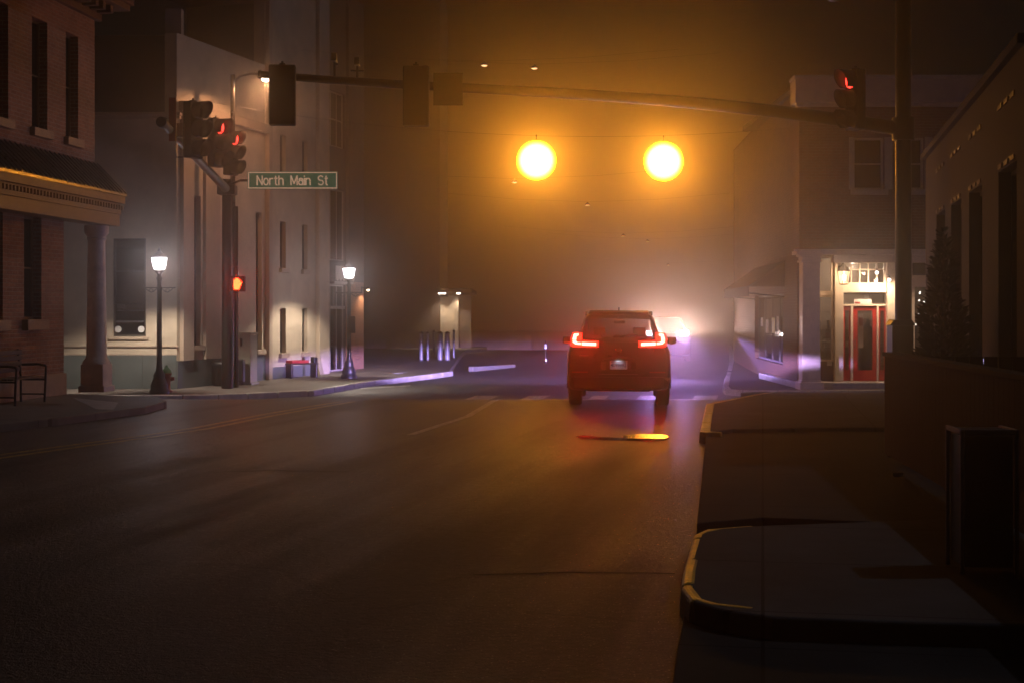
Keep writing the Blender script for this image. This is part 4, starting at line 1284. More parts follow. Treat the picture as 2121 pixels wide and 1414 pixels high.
d0, d1 = XD(1746), XD(1835)
MB().bx(d0, d1, yd - .06, yd + .15, ZD(606), ZD(590)).bx(d0, d1, yd - .02, yd + .1, ZD(634), ZD(630)).build('lintel', M_SHOPWOOD, rs, bevel=.008)
window(rs, d0, d1, ZD(590) + .004, ZD(527), yd + .02, M_SHOPWOOD, M_SHOPGLASS, 2, 5, None, .05, back=False, name='transom_window')
window(rs, d0, d1, ZD(630) + .004, ZD(606) - .004, yd + .02, M_DARKFRAME, M_SHOPGLASS, 1, 1, None, .04, back=False, name='transom_window')
M_REDDOOR = mat('red_door_paint', (.42, .025, .02), .35, 0, .15, 6, .1, 40)
zt2 = ZD(634) - .003
def leaf(x0, x1, gx0, gx1, gz0, gz1, name, y):
    mb = MB(); wall_grid(mb, x0, x1, zf + .01, zt2, .05, [(gx0, gx1, gz0, gz1)], y=y)
    o = mb.build(name, M_REDDOOR, rs)
    MB().bx(gx0, gx1, y + .02, y + .026, gz0, gz1).build('pane', M_SHOPGLASS, o)
    return o
dr = leaf(XD(1767), XD(1816), XD(1777), XD(1808), ZD(766), ZD(643), 'door', yd + .04)
mb = MB(); mb.tube([(XD(1771), yd - .0, ZD(722)), (XD(1771), yd - .02, ZD(712)), (XD(1771), yd - .0, ZD(702))], .012); mb.build('handle', M_GREYMETAL, dr)
leaf(d0, XD(1762), XD(1751), XD(1759), ZD(766), ZD(643), 'sidelight', yd + .04)
leaf(XD(1820), d1, XD(1824), XD(1832), ZD(766), ZD(643), 'sidelight', yd + .04)
MB().bx(XD(1762) + .003, XD(1767) - .003, yd - .02, yd + .1, zf, zt2).bx(XD(1816) + .003, XD(1820) - .003, yd - .02, yd + .1, zf, zt2).build('door_jamb', M_SHOPWOOD, rs)
# shop interior: back wall, floor, shelves
M_SHOPIN = mat('warm_shop_wall', (.30, .24, .18), .8, 0, .2, 2)
MB().bx(.4, 8.4, yd + 3.0, yd + 3.1, zf, ZT - .1).bx(.36, .4, yd + .2, yd + 3.0, zf, ZT - .1).build('back_wall', M_SHOPIN, rs)
MB().bx(.4, 8.4, yd + .25, yd + 3.0, ZT - .099, ZT - .05).build('shop_ceiling', M_SHOPIN, rs)
# right hand window beyond the pole
window(rs, XD(1890), XD(1955), ZD(765), ZD(590), yd, M_SHOPWOOD, M_SHOPGLASS, 1, 1, None, .06, back=False, name='shop_window')
window(rs, XD(1890), XD(1955), ZD(590) + .25, ZD(520), yd, M_DARKFRAME, M_DARKGLASS, 1, 1, None, .05, name='transom_window')
MB().bx(XD(1856) + .003, XD(1890) - .003, yd, yd + .2, zf, ZT - .103).bx(XD(1890), 8.4, yd, yd + .15, ZD(590) + .003, ZD(590) + .247).bx(XD(1890), 8.4, yd, yd + .15, zf, ZD(765) - .003).build('shopfront_panel', M_SHOPWOOD, rs)
# lantern
pL = at(1748, 574, YR + .18)
t = thing('wall_lantern', 'glowing carriage lantern beside the red door', 'lamp', pL)
mb = MB(); mb.lathe([(.17, .15), (.165, .17), (.09, .27), (.03, .30), (.02, .36)], 6); mb.tube([(0, 0, .34), (0, .18, .36), (0, .42, .2)], .014); mb.lathe([(.1, -.2), (.12, -.18), (.1, -.17)], 6); mb.bx(-.06, .06, .4, .42, .05, .3)
for i in range(6):
    a = 2 * PI * i / 6; mb.cyl((.11 * math.cos(a), .11 * math.sin(a), -.18), (.165 * math.cos(a), .165 * math.sin(a), .155), .008, n=6)
mb.build('frame', M_BLACK, t)
mb = MB(); mb.lathe([(.105, -.165), (.155, .145)], 6); mb.build('glass', glow_glass('lantern_glass', (1, .62, .33), 1.5, .85), t)
mb = MB(); mb.sphere((0, 0, -.02), .05, 10, 8, 1.6); mb.build('bulb', emit('lantern_bulb', (1, .72, .42), 15, 'NONE'), t)
light('POINT', 'lantern_light', t, (0, -.0, .06), 45, (1, .62, .36), radius=.04)
# spot bulbs and string lights
for px, py, lab in ((1816, 565, 'small white bulb behind the panes above the red door'), (1842, 580, 'round bare bulb right of the panes above the red door')):
    t = thing('light_bulb', lab, 'bulb', at(px, py, YR + .45))
    mb = MB(); mb.sphere((0, 0, 0), .045, 10, 8); mb.build('globe', emit('bare_bulb', (1, .85, .75), 8, 'NONE'), t)
    mb = MB(); mb.cyl((0, 0, .04), (0, 0, .1), .022, n=8); mb.tube([(0, 0, .1), (0, .1, .14), (0, .3, .14)], .008); mb.build('socket', M_BLACK, t)
    light('SPOT', 'light_bulb_lamp', t, (-.1, -.25, .0), 120, (1, .70, .46), (R(38), 0, R(20)), .05, spot_size=R(150), spot_blend=.8)
mb = MB()
rr = random.Random(3)
for i in range(26):
    px, py = rr.uniform(1892, 1938), rr.uniform(602, 690)
    pt = at(px, py, YR + yd + .35)
    mb.sphere(tuple(pt), rr.choice((.012, .014, .02, .028)), 6, 4)
o = mb.build('bulb', emit('fairy_light_bulb', (1, .9, .75), 8, 'NONE'))
st_ = thing('string_lights', 'fairy lights dotted in the dark shop window right of the pole', 'lights', at(1892, 602, YR + yd + .35))
o.parent = st_; o.matrix_parent_inverse = Matrix.Translation(-st_.location)
# light inside shop
t = thing('ceiling_lamp', 'warm ceiling lamp inside the shop with the red door', 'lamp', (XR + XD(1800), YR + yd + 1.9, ZR + ZT - .15))
mb = MB(); mb.lathe([(.02, .04), (.14, .0), (.12, -.06), (.02, -.09)], 16); mb.build('bowl', emit('ceiling_bowl', (1, .8, .6), 6, 'NONE'), t)
light('POINT', 'ceiling_lamp_light', t, (0, 0, -.2), 160, (1, .8, .62), radius=.08)
# goods seen through the glass
def goods(name, lab, cat, px, py0, py1, w, col, d=.25, dy=.9, taper=1.0):
    Y = YR + yd + dy; p = at(px, py1, Y)
    t = thing(name, lab, cat, p)
    h = (py1 - py0) * Y / F
    mb = MB(); mb.lathe([(w * .5 * taper, 0), (w * .52, h * .1), (w * .42, h * .5), (w * .5, h * .75), (w * .2, h * .95), (.01, h)], 10)
    mb.build('cloth', mat('goods_' + name, col, .8, 0, .3, 9), t)
    return t
M_BOARD = mat('white_card', (.7, .66, .62), .7, 0, .06, 8)
t = thing('coat_display', 'dark coat on a stand seen through the red door glass', 'clothing', at(1797, 768, YR + yd + .7))
mb = MB(); mb.lathe([(.22, 0), (.24, .3), (.2, .75), (.23, 1.0), (.19, 1.16), (.06, 1.24), (.05, 1.3)], 14); mb.build('coat', mat('dark_blue_cloth', (.045, .045, .06), .8, 0, .4, 7), t)
mb = MB(); mb.cyl((0, 0, 1.28), (0, 0, 1.4), .03); mb.build('stand', M_BLACK, t)
t = thing('hanging_banner', 'white and red banner hanging behind the red door glass', 'banner', at(1783, 720, YR + yd + .5))
kk_ = (YR + yd + .5) / F
MB().bx(-.07, .07, 0, .01, 0, 70 * kk_).build('cloth', M_BOARD, t)
MB().bx(-.05, .06, -.006, -.001, 45 * kk_, 62 * kk_).build('red_patch', M_CUSH, t)
t = thing('white_drape', 'narrow pale drape behind the right edge of the red door glass', 'drape', at(1806, 668, YR + yd + .5))
mb = MB()
mb.prism([(-.05, -.1), (0, -.12), (.05, .3), (-.01, .3)], 0, .02); mb.build('cloth', M_BOARD, t)
t = thing('shop_sign', 'white and red card sign over the red door', 'sign', at(1784, 630, YR + yd - .02))
MB().bx(-.19, .27, 0, .012, 0, .13).build('board', M_BOARD, t, bevel=.003)
MB().bx(-.17, -.03, -.005, -.001, .015, .06).build('red_patch', M_CUSH, t)
t = thing('framed_notice', 'small pale square notice in the glass above the door', 'sign', at(1795, 619, YR + yd + .08))
MB().bx(-.06, .06, 0, .01, 0, .14).build('board', M_BOARD, t)
t = thing('cafe_shelf', 'pale shelf across the narrow shop window left of the red door', 'shelf', at(1704, 708, YR + yd + .16))
MB().bx(-.2, .24, 0, .2, -.02, .03).build('board', M_BOARD, t, bevel=.004)
M_NOTE = [mat('blue_grey_card', (.25, .27, .38), .7), mat('rust_card', (.34, .10, .07), .7), mat('pale_card', (.6, .55, .52), .7), mat('brown_card', (.12, .07, .05), .7)]
cards = ((1692, 640, .11, .34, 2, 'tall pale poster at the left of the narrow shop window'), (1715, 695, .12, .13, 1, 'small rust red card above the shelf in the narrow shop window'),
         (1693, 728, .12, .18, 0, 'blue grey card below the shelf, left side'), (1703, 720, .1, .16, 2, 'pale card below the shelf, in the middle'), (1715, 732, .12, .2, 3, 'brown card below the shelf, right side'), (1718, 752, .13, .12, 2, 'square pale card at the bottom right of the narrow shop window'))
for i, (px, py, w, h, c, lab) in enumerate(cards):
    t = tag(MB().bx(-w / 2, w / 2, 0, .012, -h / 2, h / 2).build('poster', M_NOTE[c], None, at(px, py, YR + yd - .012 if i > 4 else YR + yd + .1), None, bevel=.002), lab, 'poster')
t = thing('shop_shelving', 'tall shelving with odds and ends at the back of the shop', 'shelf', (XR + 2.3, YR + yd + 2.6, ZR + zf))
mb = MB()
for z in (.3, .8, 1.3, 1.8): mb.bx(-1.6, 1.6, -.15, .2, z, z + .03)
for x in (-1.6, -.5, .5, 1.6): mb.bx(x - .02, x + .02, -.15, .2, 0, 2.0)
mb.build('shelves', M_BENCHWOOD, t)
rr = random.Random(11)
mb = MB()
for z in (.33, .83, 1.33):
    x = -1.5
    while x < 1.5:
        w = rr.uniform(.08, .2); h = rr.uniform(.12, .4)
        mb.bx(x, x + w, -.12, .1, z, z + h); x += w + rr.uniform(.02, .12)
mb.build('stock', mat('mixed_stock', (.35, .28, .22), .7, 0, .7, 3), t)

# awning and posters on the street side of the corner shop
aw = thing('awning', 'dark cloth awning on the street side of the corner shop', 'awning', Vector((XR, YR, ZR)) + off, rzR)
mb = MB(); xa, xb = Ls - 9.5, Ls - 2.6
mb.prism_x([(-.003, 3.4), (-1.0, 2.7), (-1.0, 2.42), (-.98, 2.42), (-.98, 2.68), (-.003, 3.36)], xa, xb); mb.prism_x([(-.003, 3.35), (-.97, 2.68), (-.003, 2.68)], xb - .01, xb - .004)
mb.build('cloth', mat('dark_awning_cloth', (.05, .03, .028), .8, 0, .2, 6), aw)
mb = MB(); mb.tube([(xb, -.98, 2.5), (xb, -.0, 2.4)], .02); mb.tube([(xa, -.98, 2.5), (xa, -.0, 2.4)], .02); mb.build('frame', M_BLACK, aw)
for i, (px, y0, y1, w, c, lab) in enumerate(((1582, 658, 676, .5, 2, 'pale sheet in the side window of the corner shop, left of the yellow one'), (1593, 662, 690, .55, 2, 'pale round-cornered sheet beside the yellow one'),
                                      (1606, 658, 690, .6, 4, 'yellow poster in the side window of the corner shop'), (1615, 655, 687, .4, 2, 'pale pink poster right of the yellow one'))):
    kx = (px - CX) / F
    Yp = (XR - .05 * YR - .02) / (kx - .05)
    if c == 4: mm = mat('yellow_card', (.5, .42, .02), .6)
    else: mm = M_NOTE[2]
    p = at(px, (y0 + y1) / 2, Yp); h = (y1 - y0) * Yp / F
    o = tag(MB().bx(-w / 2, w / 2, -.012, 0, -h / 2, h / 2).build('poster', mm, None, p - Vector((.05, 0, 0)), rzR, bevel=.004), lab, 'poster')

# ------------------------------------------------------------------ near right dark building, patio wall, bin
aN = math.atan(.2)
rzN = math.atan2(-math.cos(aN), -math.sin(aN))
nb = thing('dark_building', 'low dark building with tall windows at the right edge of the picture', 'building', (6.5 + .2 * 7.5, 27.5, .15), rzN)
# local x grows toward the camera: x=0 at Y 27.5
def nx_(Y): return (27.5 - Y) / math.cos(aN)
hn = []
for Y in (25.4, 23.0, 20.6, 17.6):
    hn.append((nx_(Y) - .0, nx_(Y) + 1.5, .6, 3.28))
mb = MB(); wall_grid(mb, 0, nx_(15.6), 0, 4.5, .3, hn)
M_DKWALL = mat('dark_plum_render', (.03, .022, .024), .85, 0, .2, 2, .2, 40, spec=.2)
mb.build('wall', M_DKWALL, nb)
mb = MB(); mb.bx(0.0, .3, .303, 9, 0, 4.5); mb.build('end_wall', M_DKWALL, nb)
for h in hn: window(nb, *h, .15, M_DKWALL, M_DARKGLASS, 1, 3, M_SILL, .06, sill_h=.1, sill_out=.06)
for h in hn:
    for j in range(3):
        for z in (3.3, 4.03): MB().bx(h[0] + .06 + j * .5, h[0] + .38 + j * .5, -.02, -.003, z, z + .06).build('tile', mat('dull_ochre_tile', (.12, .06, .02), .6), nb)
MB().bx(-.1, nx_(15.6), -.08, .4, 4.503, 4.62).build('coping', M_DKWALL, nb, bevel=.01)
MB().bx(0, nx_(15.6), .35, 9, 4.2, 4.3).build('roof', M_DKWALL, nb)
pp = at(2030, 748, 19.6)
for px, lab in ((2019, 'small glowing square for a violet reflection, left of a pair'), (2039, 'small glowing square for a violet reflection, right of a pair')):
    t = thing('violet_reflection', lab, 'lamp', at(px, 749 - (px - 2019) * .08, 18.9))  # glowing squares stand in for violet reflections
    MB().bx(-.03, .03, 0, .05, -.03, .03).build('lens', emit('violet_reflection_glow', (.62, .5, 1.0), 2.2, 'NONE'), t, bevel=.006)
    MB().bx(-.04, .04, .05, .35, -.06, -.035).build('bracket', M_BLACK, t)
# patio wall
P1, P2 = gp(1832, 945, .15), gp(2200, 1165, .15)
dW = Vector((P2.x - P1.x, P2.y - P1.y, 0)); Lw = dW.length
rzW = math.atan2(dW.y, dW.x)
M_PATIO = mat('black_stained_boards', (.010, .008, .008), .8, 0, .3, 7, .3, 40, spec=.15)
pw = thing('patio_fence', 'low black boarded patio fence along the right hand pavement', 'fence', P1, rzW)
Lw2 = Lw * 1.35
mb = MB(); kx = 0
n_ = int(Lw2 / .15)
for i in range(n_): mb.bx(i * .15 + .004, (i + 1) * .15 - .004, .0, .03, .04, 1.08)
mb.build('boards', M_PATIO, pw)
mb = MB()
for x in (0, Lw2 * .33, Lw2 * .66, Lw2): mb.bx(x - .05, x + .05, .033, .13, 0, 1.12)
mb.build('posts', M_PATIO, pw, bevel=.005)
MB().bx(-.03, Lw2 + .03, -.02, .14, 1.083, 1.125).build('cap_rail', M_PATIO, pw, bevel=.006)
mb = MB()
for i in range(20): mb.bx(.004, .03, .14 + i * .15, .28 + i * .15, .04, 1.08)
mb.build('return_boards', M_PATIO, pw)
# conical evergreen behind the fence: thousands of small needles sprays
def evergreen(base, H, rad, label):
    t = thing('evergreen_shrub', label, 'shrub', base)
    rr = random.Random(5)
    mb = MB(); mb.cyl((0, 0, 0), (0, 0, H * .9), .06, .015, n=10); mb.build('trunk', mat('bark', (.05, .035, .025), .9, 0, .3, 10), t)
    mb = MB()
    for i in range(4200):
        z = .12 + (H - .15) * (1 - math.sqrt(rr.random()))
        rmax = rad * (1 - (z / H) ** 1.15) * (1 + .22 * math.sin(z * 9 + rr.random()))
        r = rmax * math.sqrt(rr.uniform(.25, 1)); a = rr.uniform(0, 2 * PI)
        c = Vector((r * math.cos(a), r * math.sin(a), z))
        o = Vector((math.cos(a), math.sin(a), rr.uniform(.2, 1.1))).normalized()
        s = rr.uniform(.05, .12)
        u = o.cross(Vector((rr.uniform(-1, 1), rr.uniform(-1, 1), rr.uniform(-1, 1)))).normalized() * s * .22
        mb.add([c - u, c + u, c + o * s + u * .3, c + o * s - u * .3], [(0, 1, 2, 3)])
    mb.build('foliage', mat('dark_evergreen', (.022, .032, .02), .9, 0, .3, 5, spec=.05), t)
    return t
evergreen(Vector(((1954 - CX) * 18.5 / F, 18.5, .15)), 2.7, .5, 'dark cone shaped evergreen standing behind the black patio fence')
# litter bin in the right foreground
pb = gp(2045, 1188, .15)
t = thing('litter_bin', 'square dark litter bin with grey corner frame in the right foreground', 'bin', pb, R(-3))
MB().bx(-.14, .15, -.02, .3, .04, .82).build('body', mat('black_bin_panel', (.008, .008, .009), .5), t, bevel=.01)
mb = MB()
for x in (-.165, .155): mb.bx(x, x + .022, -.035, -.013, 0, .86)
for x in (-.165, .155): mb.bx(x, x + .022, .3, .322, 0, .86)
mb.bx(-.142, .154, -.035, -.013, .83, .86); mb.bx(-.165, -.143, -.012, .298, .83, .86); mb.bx(.155, .177, -.012, .298, .83, .86)
mb.build('frame', mat('dull_steel', (.20, .19, .20), .45, .4, .2, 8), t, bevel=.004)
MB().bx(-.14, .15, -.01, .29, .823, .85).build('lid', M_BLACK, t, bevel=.01)
# small things on the pavement
t = tag(MB().bx(-.05, .05, -.03, .03, 0, .045).build('paper_cup', mat('crumpled_white_paper', (.5, .47, .44), .8), None, gp(1861, 985, .15) + Vector((-.02, -.06, 0)), R(30), bevel=.015), 'crumpled pale paper scrap at the foot of the black patio fence', 'litter')
sheet_pts = [gp(1775, 912, .15).xy, gp(1822, 912, .15).xy, gp(1822, 906, .15).xy, gp(1785, 906, .15).xy]
t = thing('utility_cover', 'flat grey utility cover set in the dark pavement', 'cover', gp(1800, 909, .03))
mb = MB(); mb.bx(-.22, .14, -.12, .12, -.01, .012); mb.build('lid', M_GREYMETAL, t, bevel=.004)
mb = MB(); mb.bx(-.24, .16, -.14, .14, -.02, .004); mb.build('rim', M_KERB, t)

# ------------------------------------------------------------------ cars
def lerp(a, b, t): return a + (b - a) * t


def cr_interp(P, n):
    out = []
    for i in range(len(P) - 1):
        p0 = P[max(0, i - 1)]; p1 = P[i]; p2 = P[i + 1]; p3 = P[min(len(P) - 1, i + 2)]
        for k in range(n):
            t = k / n
            q = []
            for c in range(2):
                m1 = (p2[c] - p0[c]) * .35; m2 = (p3[c] - p1[c]) * .35
                h = (2 * t ** 3 - 3 * t * t + 1) * p1[c] + (t ** 3 - 2 * t * t + t) * m1 + (-2 * t ** 3 + 3 * t * t) * p2[c] + (t ** 3 - t * t) * m2
                q.append(h)
            out.append(tuple(q))
    out.append(P[-1]); return out


#            y     wb   zb    wm   zm    ws   zs    wg   zg     wr   zr     wc   zc     zt
STN = [(0.00, .74, .40, .865, .62, .845, .95, .79, 1.10, .70, 1.145, .40, 1.165, 1.17),
       (0.05, .80, .35, .910, .62, .890, .98, .83, 1.13, .72, 1.175, .42, 1.195, 1.20),
       (0.13, .84, .32, .925, .62, .905, 1.01, .80, 1.19, .70, 1.225, .42, 1.24, 1.245),
       (0.50, .86, .30, .930, .62, .910, 1.04, .74, 1.28, .585, 1.625, .36, 1.665, 1.68),
       (0.62, .86, .30, .930, .62, .912, 1.04, .745, 1.25, .59, 1.64, .36, 1.685, 1.70),
       (1.00, .86, .28, .930, .60, .915, 1.03, .80, 1.13, .61, 1.645, .36, 1.70, 1.72),
       (1.75, .86, .26, .925, .58, .915, 1.01, .81, 1.10, .62, 1.65, .36, 1.71, 1.73),
       (2.60, .86, .26, .925, .58, .915, 1.00, .81, 1.08, .60, 1.60, .36, 1.67, 1.69),
       (3.45, .86, .26, .925, .58, .91, .98, .81, 1.05, .68, 1.09, .42, 1.115, 1.125),
       (4.10, .84, .26, .915, .58, .885, .90, .78, .98, .66, 1.01, .40, 1.035, 1.045),
       (4.42, .78, .28, .85, .55, .82, .78, .72, .88, .60, .92, .36, .945, .955),
       (4.55, .62, .32, .70, .52, .66, .68, .58, .76, .48, .79, .30, .81, .82)]
SUB = 5


def car_parts(root, paint, gl):
    rows = []
    cells = []
    for si in range(len(STN)):
        pass
    def sec(s):
        y, wb, zb, wm, zm, ws, zs, wg, zg_, wr, zr, wc, zc, zt = s
        return y, cr_interp([(0, zb), (wb, zb), (wm, zm), (ws, zs), (wg, zg_), (wr, zr), (wc, zc), (0, zt)], 4)
    secs = []
    for i in range(len(STN) - 1):
        ya, A = sec(STN[i]); yb, B = sec(STN[i + 1])
        for k in range(SUB):
            t = k / SUB
            secs.append((lerp(ya, yb, t), [(lerp(p[0], q[0], t), lerp(p[1], q[1], t)) for p, q in zip(A, B)], i, k))
    y, A = sec(STN[-1]); secs.append((y, A, len(STN) - 1, 0))
    m = len(A)
    full = []
    for y, P, i, k in secs:
        ring = [(x, y, z) for x, z in P] + [(-x, y, z) for x, z in reversed(P[1:-1])]
        full.append(ring)
    n = len(full[0])
    def is_glass(i, k, j):
        # j: face index round the ring ; cell index along half section
        jj = j if j < m - 1 else (n - 1 - j)
        c = jj // 4; u = jj % 4
        if c >= 5 and i == 2 and 0 <= k <= 3: return 'rear_window'
        if c >= 5 and i == 7: return 'windscreen'
        if c == 4 and 1 <= u + 0 <= 2 or (c == 4 and u == 0):
            if i in (4, 5) or (i == 6): return 'side_window' if not (i == 6 and k in (0,)) and not (i == 4 and k == 0) else None
        return None
    groups = {}
    for r in range(len(full) - 1):
        i, k = secs[r][2], secs[r][3]
        for j in range(n):
            g = is_glass(i, k, j) or 'body'
            if g == 'side_window': g += '_l' if j >= m - 1 else '_r'
            groups.setdefault(g, []).append((r, j))
    def grid(fl, caps):
        mb = MB(); idx = {}
        def v(r, j):
            key = (r, j % n)
            if key not in idx: idx[key] = len(mb.v); mb.v.append(Vector(full[r][j % n]))
            return idx[key]
        for r, j in fl:
            mb.f.append((v(r, j), v(r, j + 1), v(r + 1, j + 1), v(r + 1, j))); mb.sm.append(True)
        if caps:
            for r in (0, len(full) - 1):
                mb.f.append(tuple(v(r, j) for j in range(n))); mb.sm.append(False)
        return mb
    for g, fl in groups.items():
        nm = 'body' if g == 'body' else ('side_window' if g.startswith('side') else g)
        o = grid(fl, g == 'body').build(nm, paint if g == 'body' else gl, root)
        if g == 'body': o.data.set_sharp_from_angle(angle=R(38))


def wheel(root, x, y, r=.345, w=.235):
    s = 1 if x > 0 else -1
    mb = MB()
    M = Matrix.Translation((x, y, r)) @ Matrix.Rotation(R(90), 4, 'Y')
    mb.lathe([(r * .62, -w / 2), (r * .93, -w / 2), (r, -w / 2 + .035), (r, w / 2 - .035), (r * .93, w / 2), (r * .62, w / 2)], 28, M)
    o = mb.build('wheel', mat('tyre_rubber', (.012, .012, .012), .75, 0, .2, 12, .4, 60), root)
    mb = MB()
    mb.lathe([(.03, .02), (.06, .025), (r * .60, .0), (r * .62, .05)], 24, Matrix.Translation((x + s * (w / 2 - .04), y, r)) @ Matrix.Rotation(R(90) * s, 4, 'Y'))
    for k in range(5): mb.box((0, 0, 0), (.03, .07, r * 1.1), Matrix.Translation((x + s * (w / 2 - .02), y, r)) @ Matrix.Rotation(k * PI / 5, 4, 'X'))
    mb.build('rim', M_GREYMETAL, o)


PAINT = mat('dark_car_paint', (.010, .008, .008), .28, .3, .05, 3, coat=.8, rvar=.03)
TRIM = mat('black_car_plastic', (.012, .011, .011), .55, 0, .15, 14)
CARGLASS = glass('tinted_car_glass', (.008, .006, .006), .42)
CHROME = mat('chrome_strip', (.55, .54, .55), .15, 1.0, .05, 8)
pc = gp(1279, 846)
car = thing('suv', 'dark suv seen from behind waiting at the crossing with red brake lights on', 'car', (1.90, 25.35, 0), -R(4.6))
car_parts(car, PAINT, CARGLASS)
for x in (-.80, .80):
    for y in (.95, 3.62): wheel(car, x, y)
mb = MB()
mb.bx(-.80, .80, -.04, .10, .34, .56)
mb.prism([(-.62, .335), (.62, .335), (.55, .30), (-.55, .30)], .0, .12)
mb.build('rear_bumper', TRIM, car, bevel=.03, seg=3)
mb = MB(); mb.bx(-.83, -.55, -.012, .03, .63, .655).bx(.55, .83, -.012, .03, .63, .655); mb.build('reflector', mat('red_reflector', (.25, .01, .01), .25), car)
mb = MB(); mb.bx(-.72, .72, .08, 4.3, .335, .42); mb.bx(-.25, .3, .5, .9, .29, .334); mb.cyl((.2, .25, .335), (.55, .25, .335), .05); mb.build('underbody', TRIM, car)
mb = MB()
for s in (-1, 1):
    for y in (.95, 3.62):
        ring = []
        mb2 = [(.43 * math.cos(a), .43 * math.sin(a)) for a in [PI * i / 12 for i in range(13)]]
        out = [(y + .47 * math.cos(PI * i / 12), .33 + .47 * math.sin(PI * i / 12)) for i in range(13)] + [(y - .385 * math.cos(PI * i / 12), .33 + .385 * math.sin(PI * i / 12)) for i in range(13)]
        mb.prism_x(out, s * .885, s * .945)
mb.build('wheel_arch', TRIM, car)
mb = MB()
mb.prism_x([(.38, 1.655), (.40, 1.70), (.75, 1.735), (.75, 1.69)], -.54, .54)
mb.build('spoiler', PAINT, car, bevel=.012)
mb = MB(); mb.bx(-.12, .12, .39, .40, 1.665, 1.68); mb.build('high_brake_light', mat('unlit_red_lens', (.12, .008, .008), .2), car)
mb = MB(); mb.prism_x([(1.0, 1.72), (1.2, 1.725), (1.06, 1.79), (1.02, 1.79)], -.012, .012); mb.build('antenna_fin', PAINT, car, bevel=.004)
for s in (-1, 1):
    mb = MB(); mb.tube([(s * .60, .75, 1.655), (s * .60, .9, 1.70), (s * .60, 2.3, 1.71), (s * .585, 2.55, 1.66)], .018); mb.build('roof_rail', M_GREYMETAL, car)
    mb = MB(); mb.sphere((s * 1.03, 2.85, 1.145), .1, 12, 8, .8); mb.bx(s * .86, s * .96, 2.83, 2.9, 1.08, 1.12)
    mb.bx(s * .955, s * 1.12, 2.79, 2.86, 1.08, 1.22)
    mb.build('mirror', PAINT, car, bevel=.03)
TAIL = emit('lit_tail_lamp', (1, .03, .02), 95)
M_TAILLENS = emit('red_tail_lens', (1, .012, .005), 11, 'AUTO', (.25, .01, .01))
def tl(s):
    # lens block behind, glowing bar in front
    mb = MB()
    def pr(pts, y0, y1, yt0=0): mb.add([(s * x, y0 + (z - 1.2) * yt0, z) for x, z in pts] + [(s * x, y1 + (z - 1.2) * yt0, z) for x, z in pts], [tuple(range(len(pts))), tuple(reversed(range(len(pts), 2 * len(pts))))] + [(i, len(pts) + i, len(pts) + (i + 1) % len(pts), (i + 1) % len(pts)) for i in range(len(pts))])
    pr([(.36, 1.085), (.78, 1.085), (.85, 1.11), (.85, 1.20), (.36, 1.19)], -.035, .06)
    pr([(.66, 1.205), (.86, 1.205), (.82, 1.33), (.66, 1.33)], -.005, .2, 1.0)
    lens = mb.build('tail_light', M_TAILLENS, car, bevel=.006)
    mb = MB()
    pr([(.40, 1.108), (.655, 1.118), (.655, 1.170), (.40, 1.160)], -.052, -.037)
    pr([(.675, 1.125), (.77, 1.135), (.815, 1.17), (.82, 1.198), (.76, 1.198), (.73, 1.17), (.675, 1.167)], -.052, -.037)
    pr([(.755, 1.21), (.825, 1.21), (.80, 1.315), (.715, 1.32), (.715, 1.285), (.755, 1.275)], -.022, -.006, 1.0)
    mb.build('light_bar', TAIL, lens)
tl(-1); tl(1)
# tailgate: plate recess, plate, chrome, badge, lettering
mb = MB()
arc = [(-.33, .66), (-.33, .80)] + [(-.30 + .6 * i / 10, .83 + .055 * math.sin(PI * i / 10)) for i in range(11)] + [(.33, .80), (.33, .66)]
mb.prism(arc, -.010, -.002); mb.build('plate_recess', TRIM, car)
mb = MB(); top = [(-.29 + .58 * i / 12, .845 + .05 * math.sin(PI * i / 12)) for i in range(13)]
for a, b_ in zip(top, top[1:]): mb.add([(a[0], -.03, a[1]), (b_[0], -.03, b_[1]), (b_[0], -.03, b_[1] + .035), (a[0], -.03, a[1] + .035), (a[0], -.011, a[1]), (b_[0], -.011, b_[1]), (b_[0], -.011, b_[1] + .035), (a[0], -.011, a[1] + .035)], [(0, 1, 2, 3), (3, 2, 6, 7), (0, 4, 5, 1)])
mb.bx(-.31, -.22, -.026, -.011, .68, .83).bx(.22, .31, -.026, -.011, .68, .83)
mb.build('chrome_trim', CHROME, car)
M_PLATE = mat('white_number_plate', (.72, .72, .74), .4, 0, .03, 8)
pt = MB().bx(-.155, .155, -.022, -.012, .69, .845).build('number_plate', M_PLATE, car, bevel=.002)
text_mesh('lettering', '4099992', .098, mat('dark_blue_plate_ink', (.02, .02, .06), .5), pt, (0, -.023, .765), ext=.001, sx=.8, bold=.002)
MB().bx(-.14, .14, -.0245, -.0225, .82, .835).build('top_band', mat('dark_blue_plate_ink', (.02, .02, .06), .5), pt)
plate_l = light('SPOT', 'plate_lamp', car, (0, -.07, .9), 1.2, (.85, .85, 1), (R(12), 0, 0), .02, spot_size=R(120), spot_blend=.6)
mb = MB(); mb.bx(-.35, .35, -.008, .0, .60, .612); mb.build('bumper_step', M_GREYMETAL, car)
mb = MB()
for sg in (-1, 1): mb.bx(sg * .632 - .003, sg * .632 + .003, -.004, .002, .62, 1.08)
mb.bx(-.628, .628, -.004, .002, .612, .619); mb.bx(-.36, .36, -.006, .002, .985, .992); mb.build('tailgate_seam', mat('panel_gap', (.003, .003, .003), .9), car)
mb = MB(); mb.lathe([(.055, 0), (.055, .012), (.03, .016)], 20, Matrix.Translation((0, -.004, 1.03)) @ Matrix.Rotation(R(90), 4, 'X')); mb.build('badge', CHROME, car)
mb = MB()
for i in range(5): mb.bx(-.70 + i * .035, -.678 + i * .035, -.006, 0, .925, .945)
mb.build('model_mark', CHROME, car)
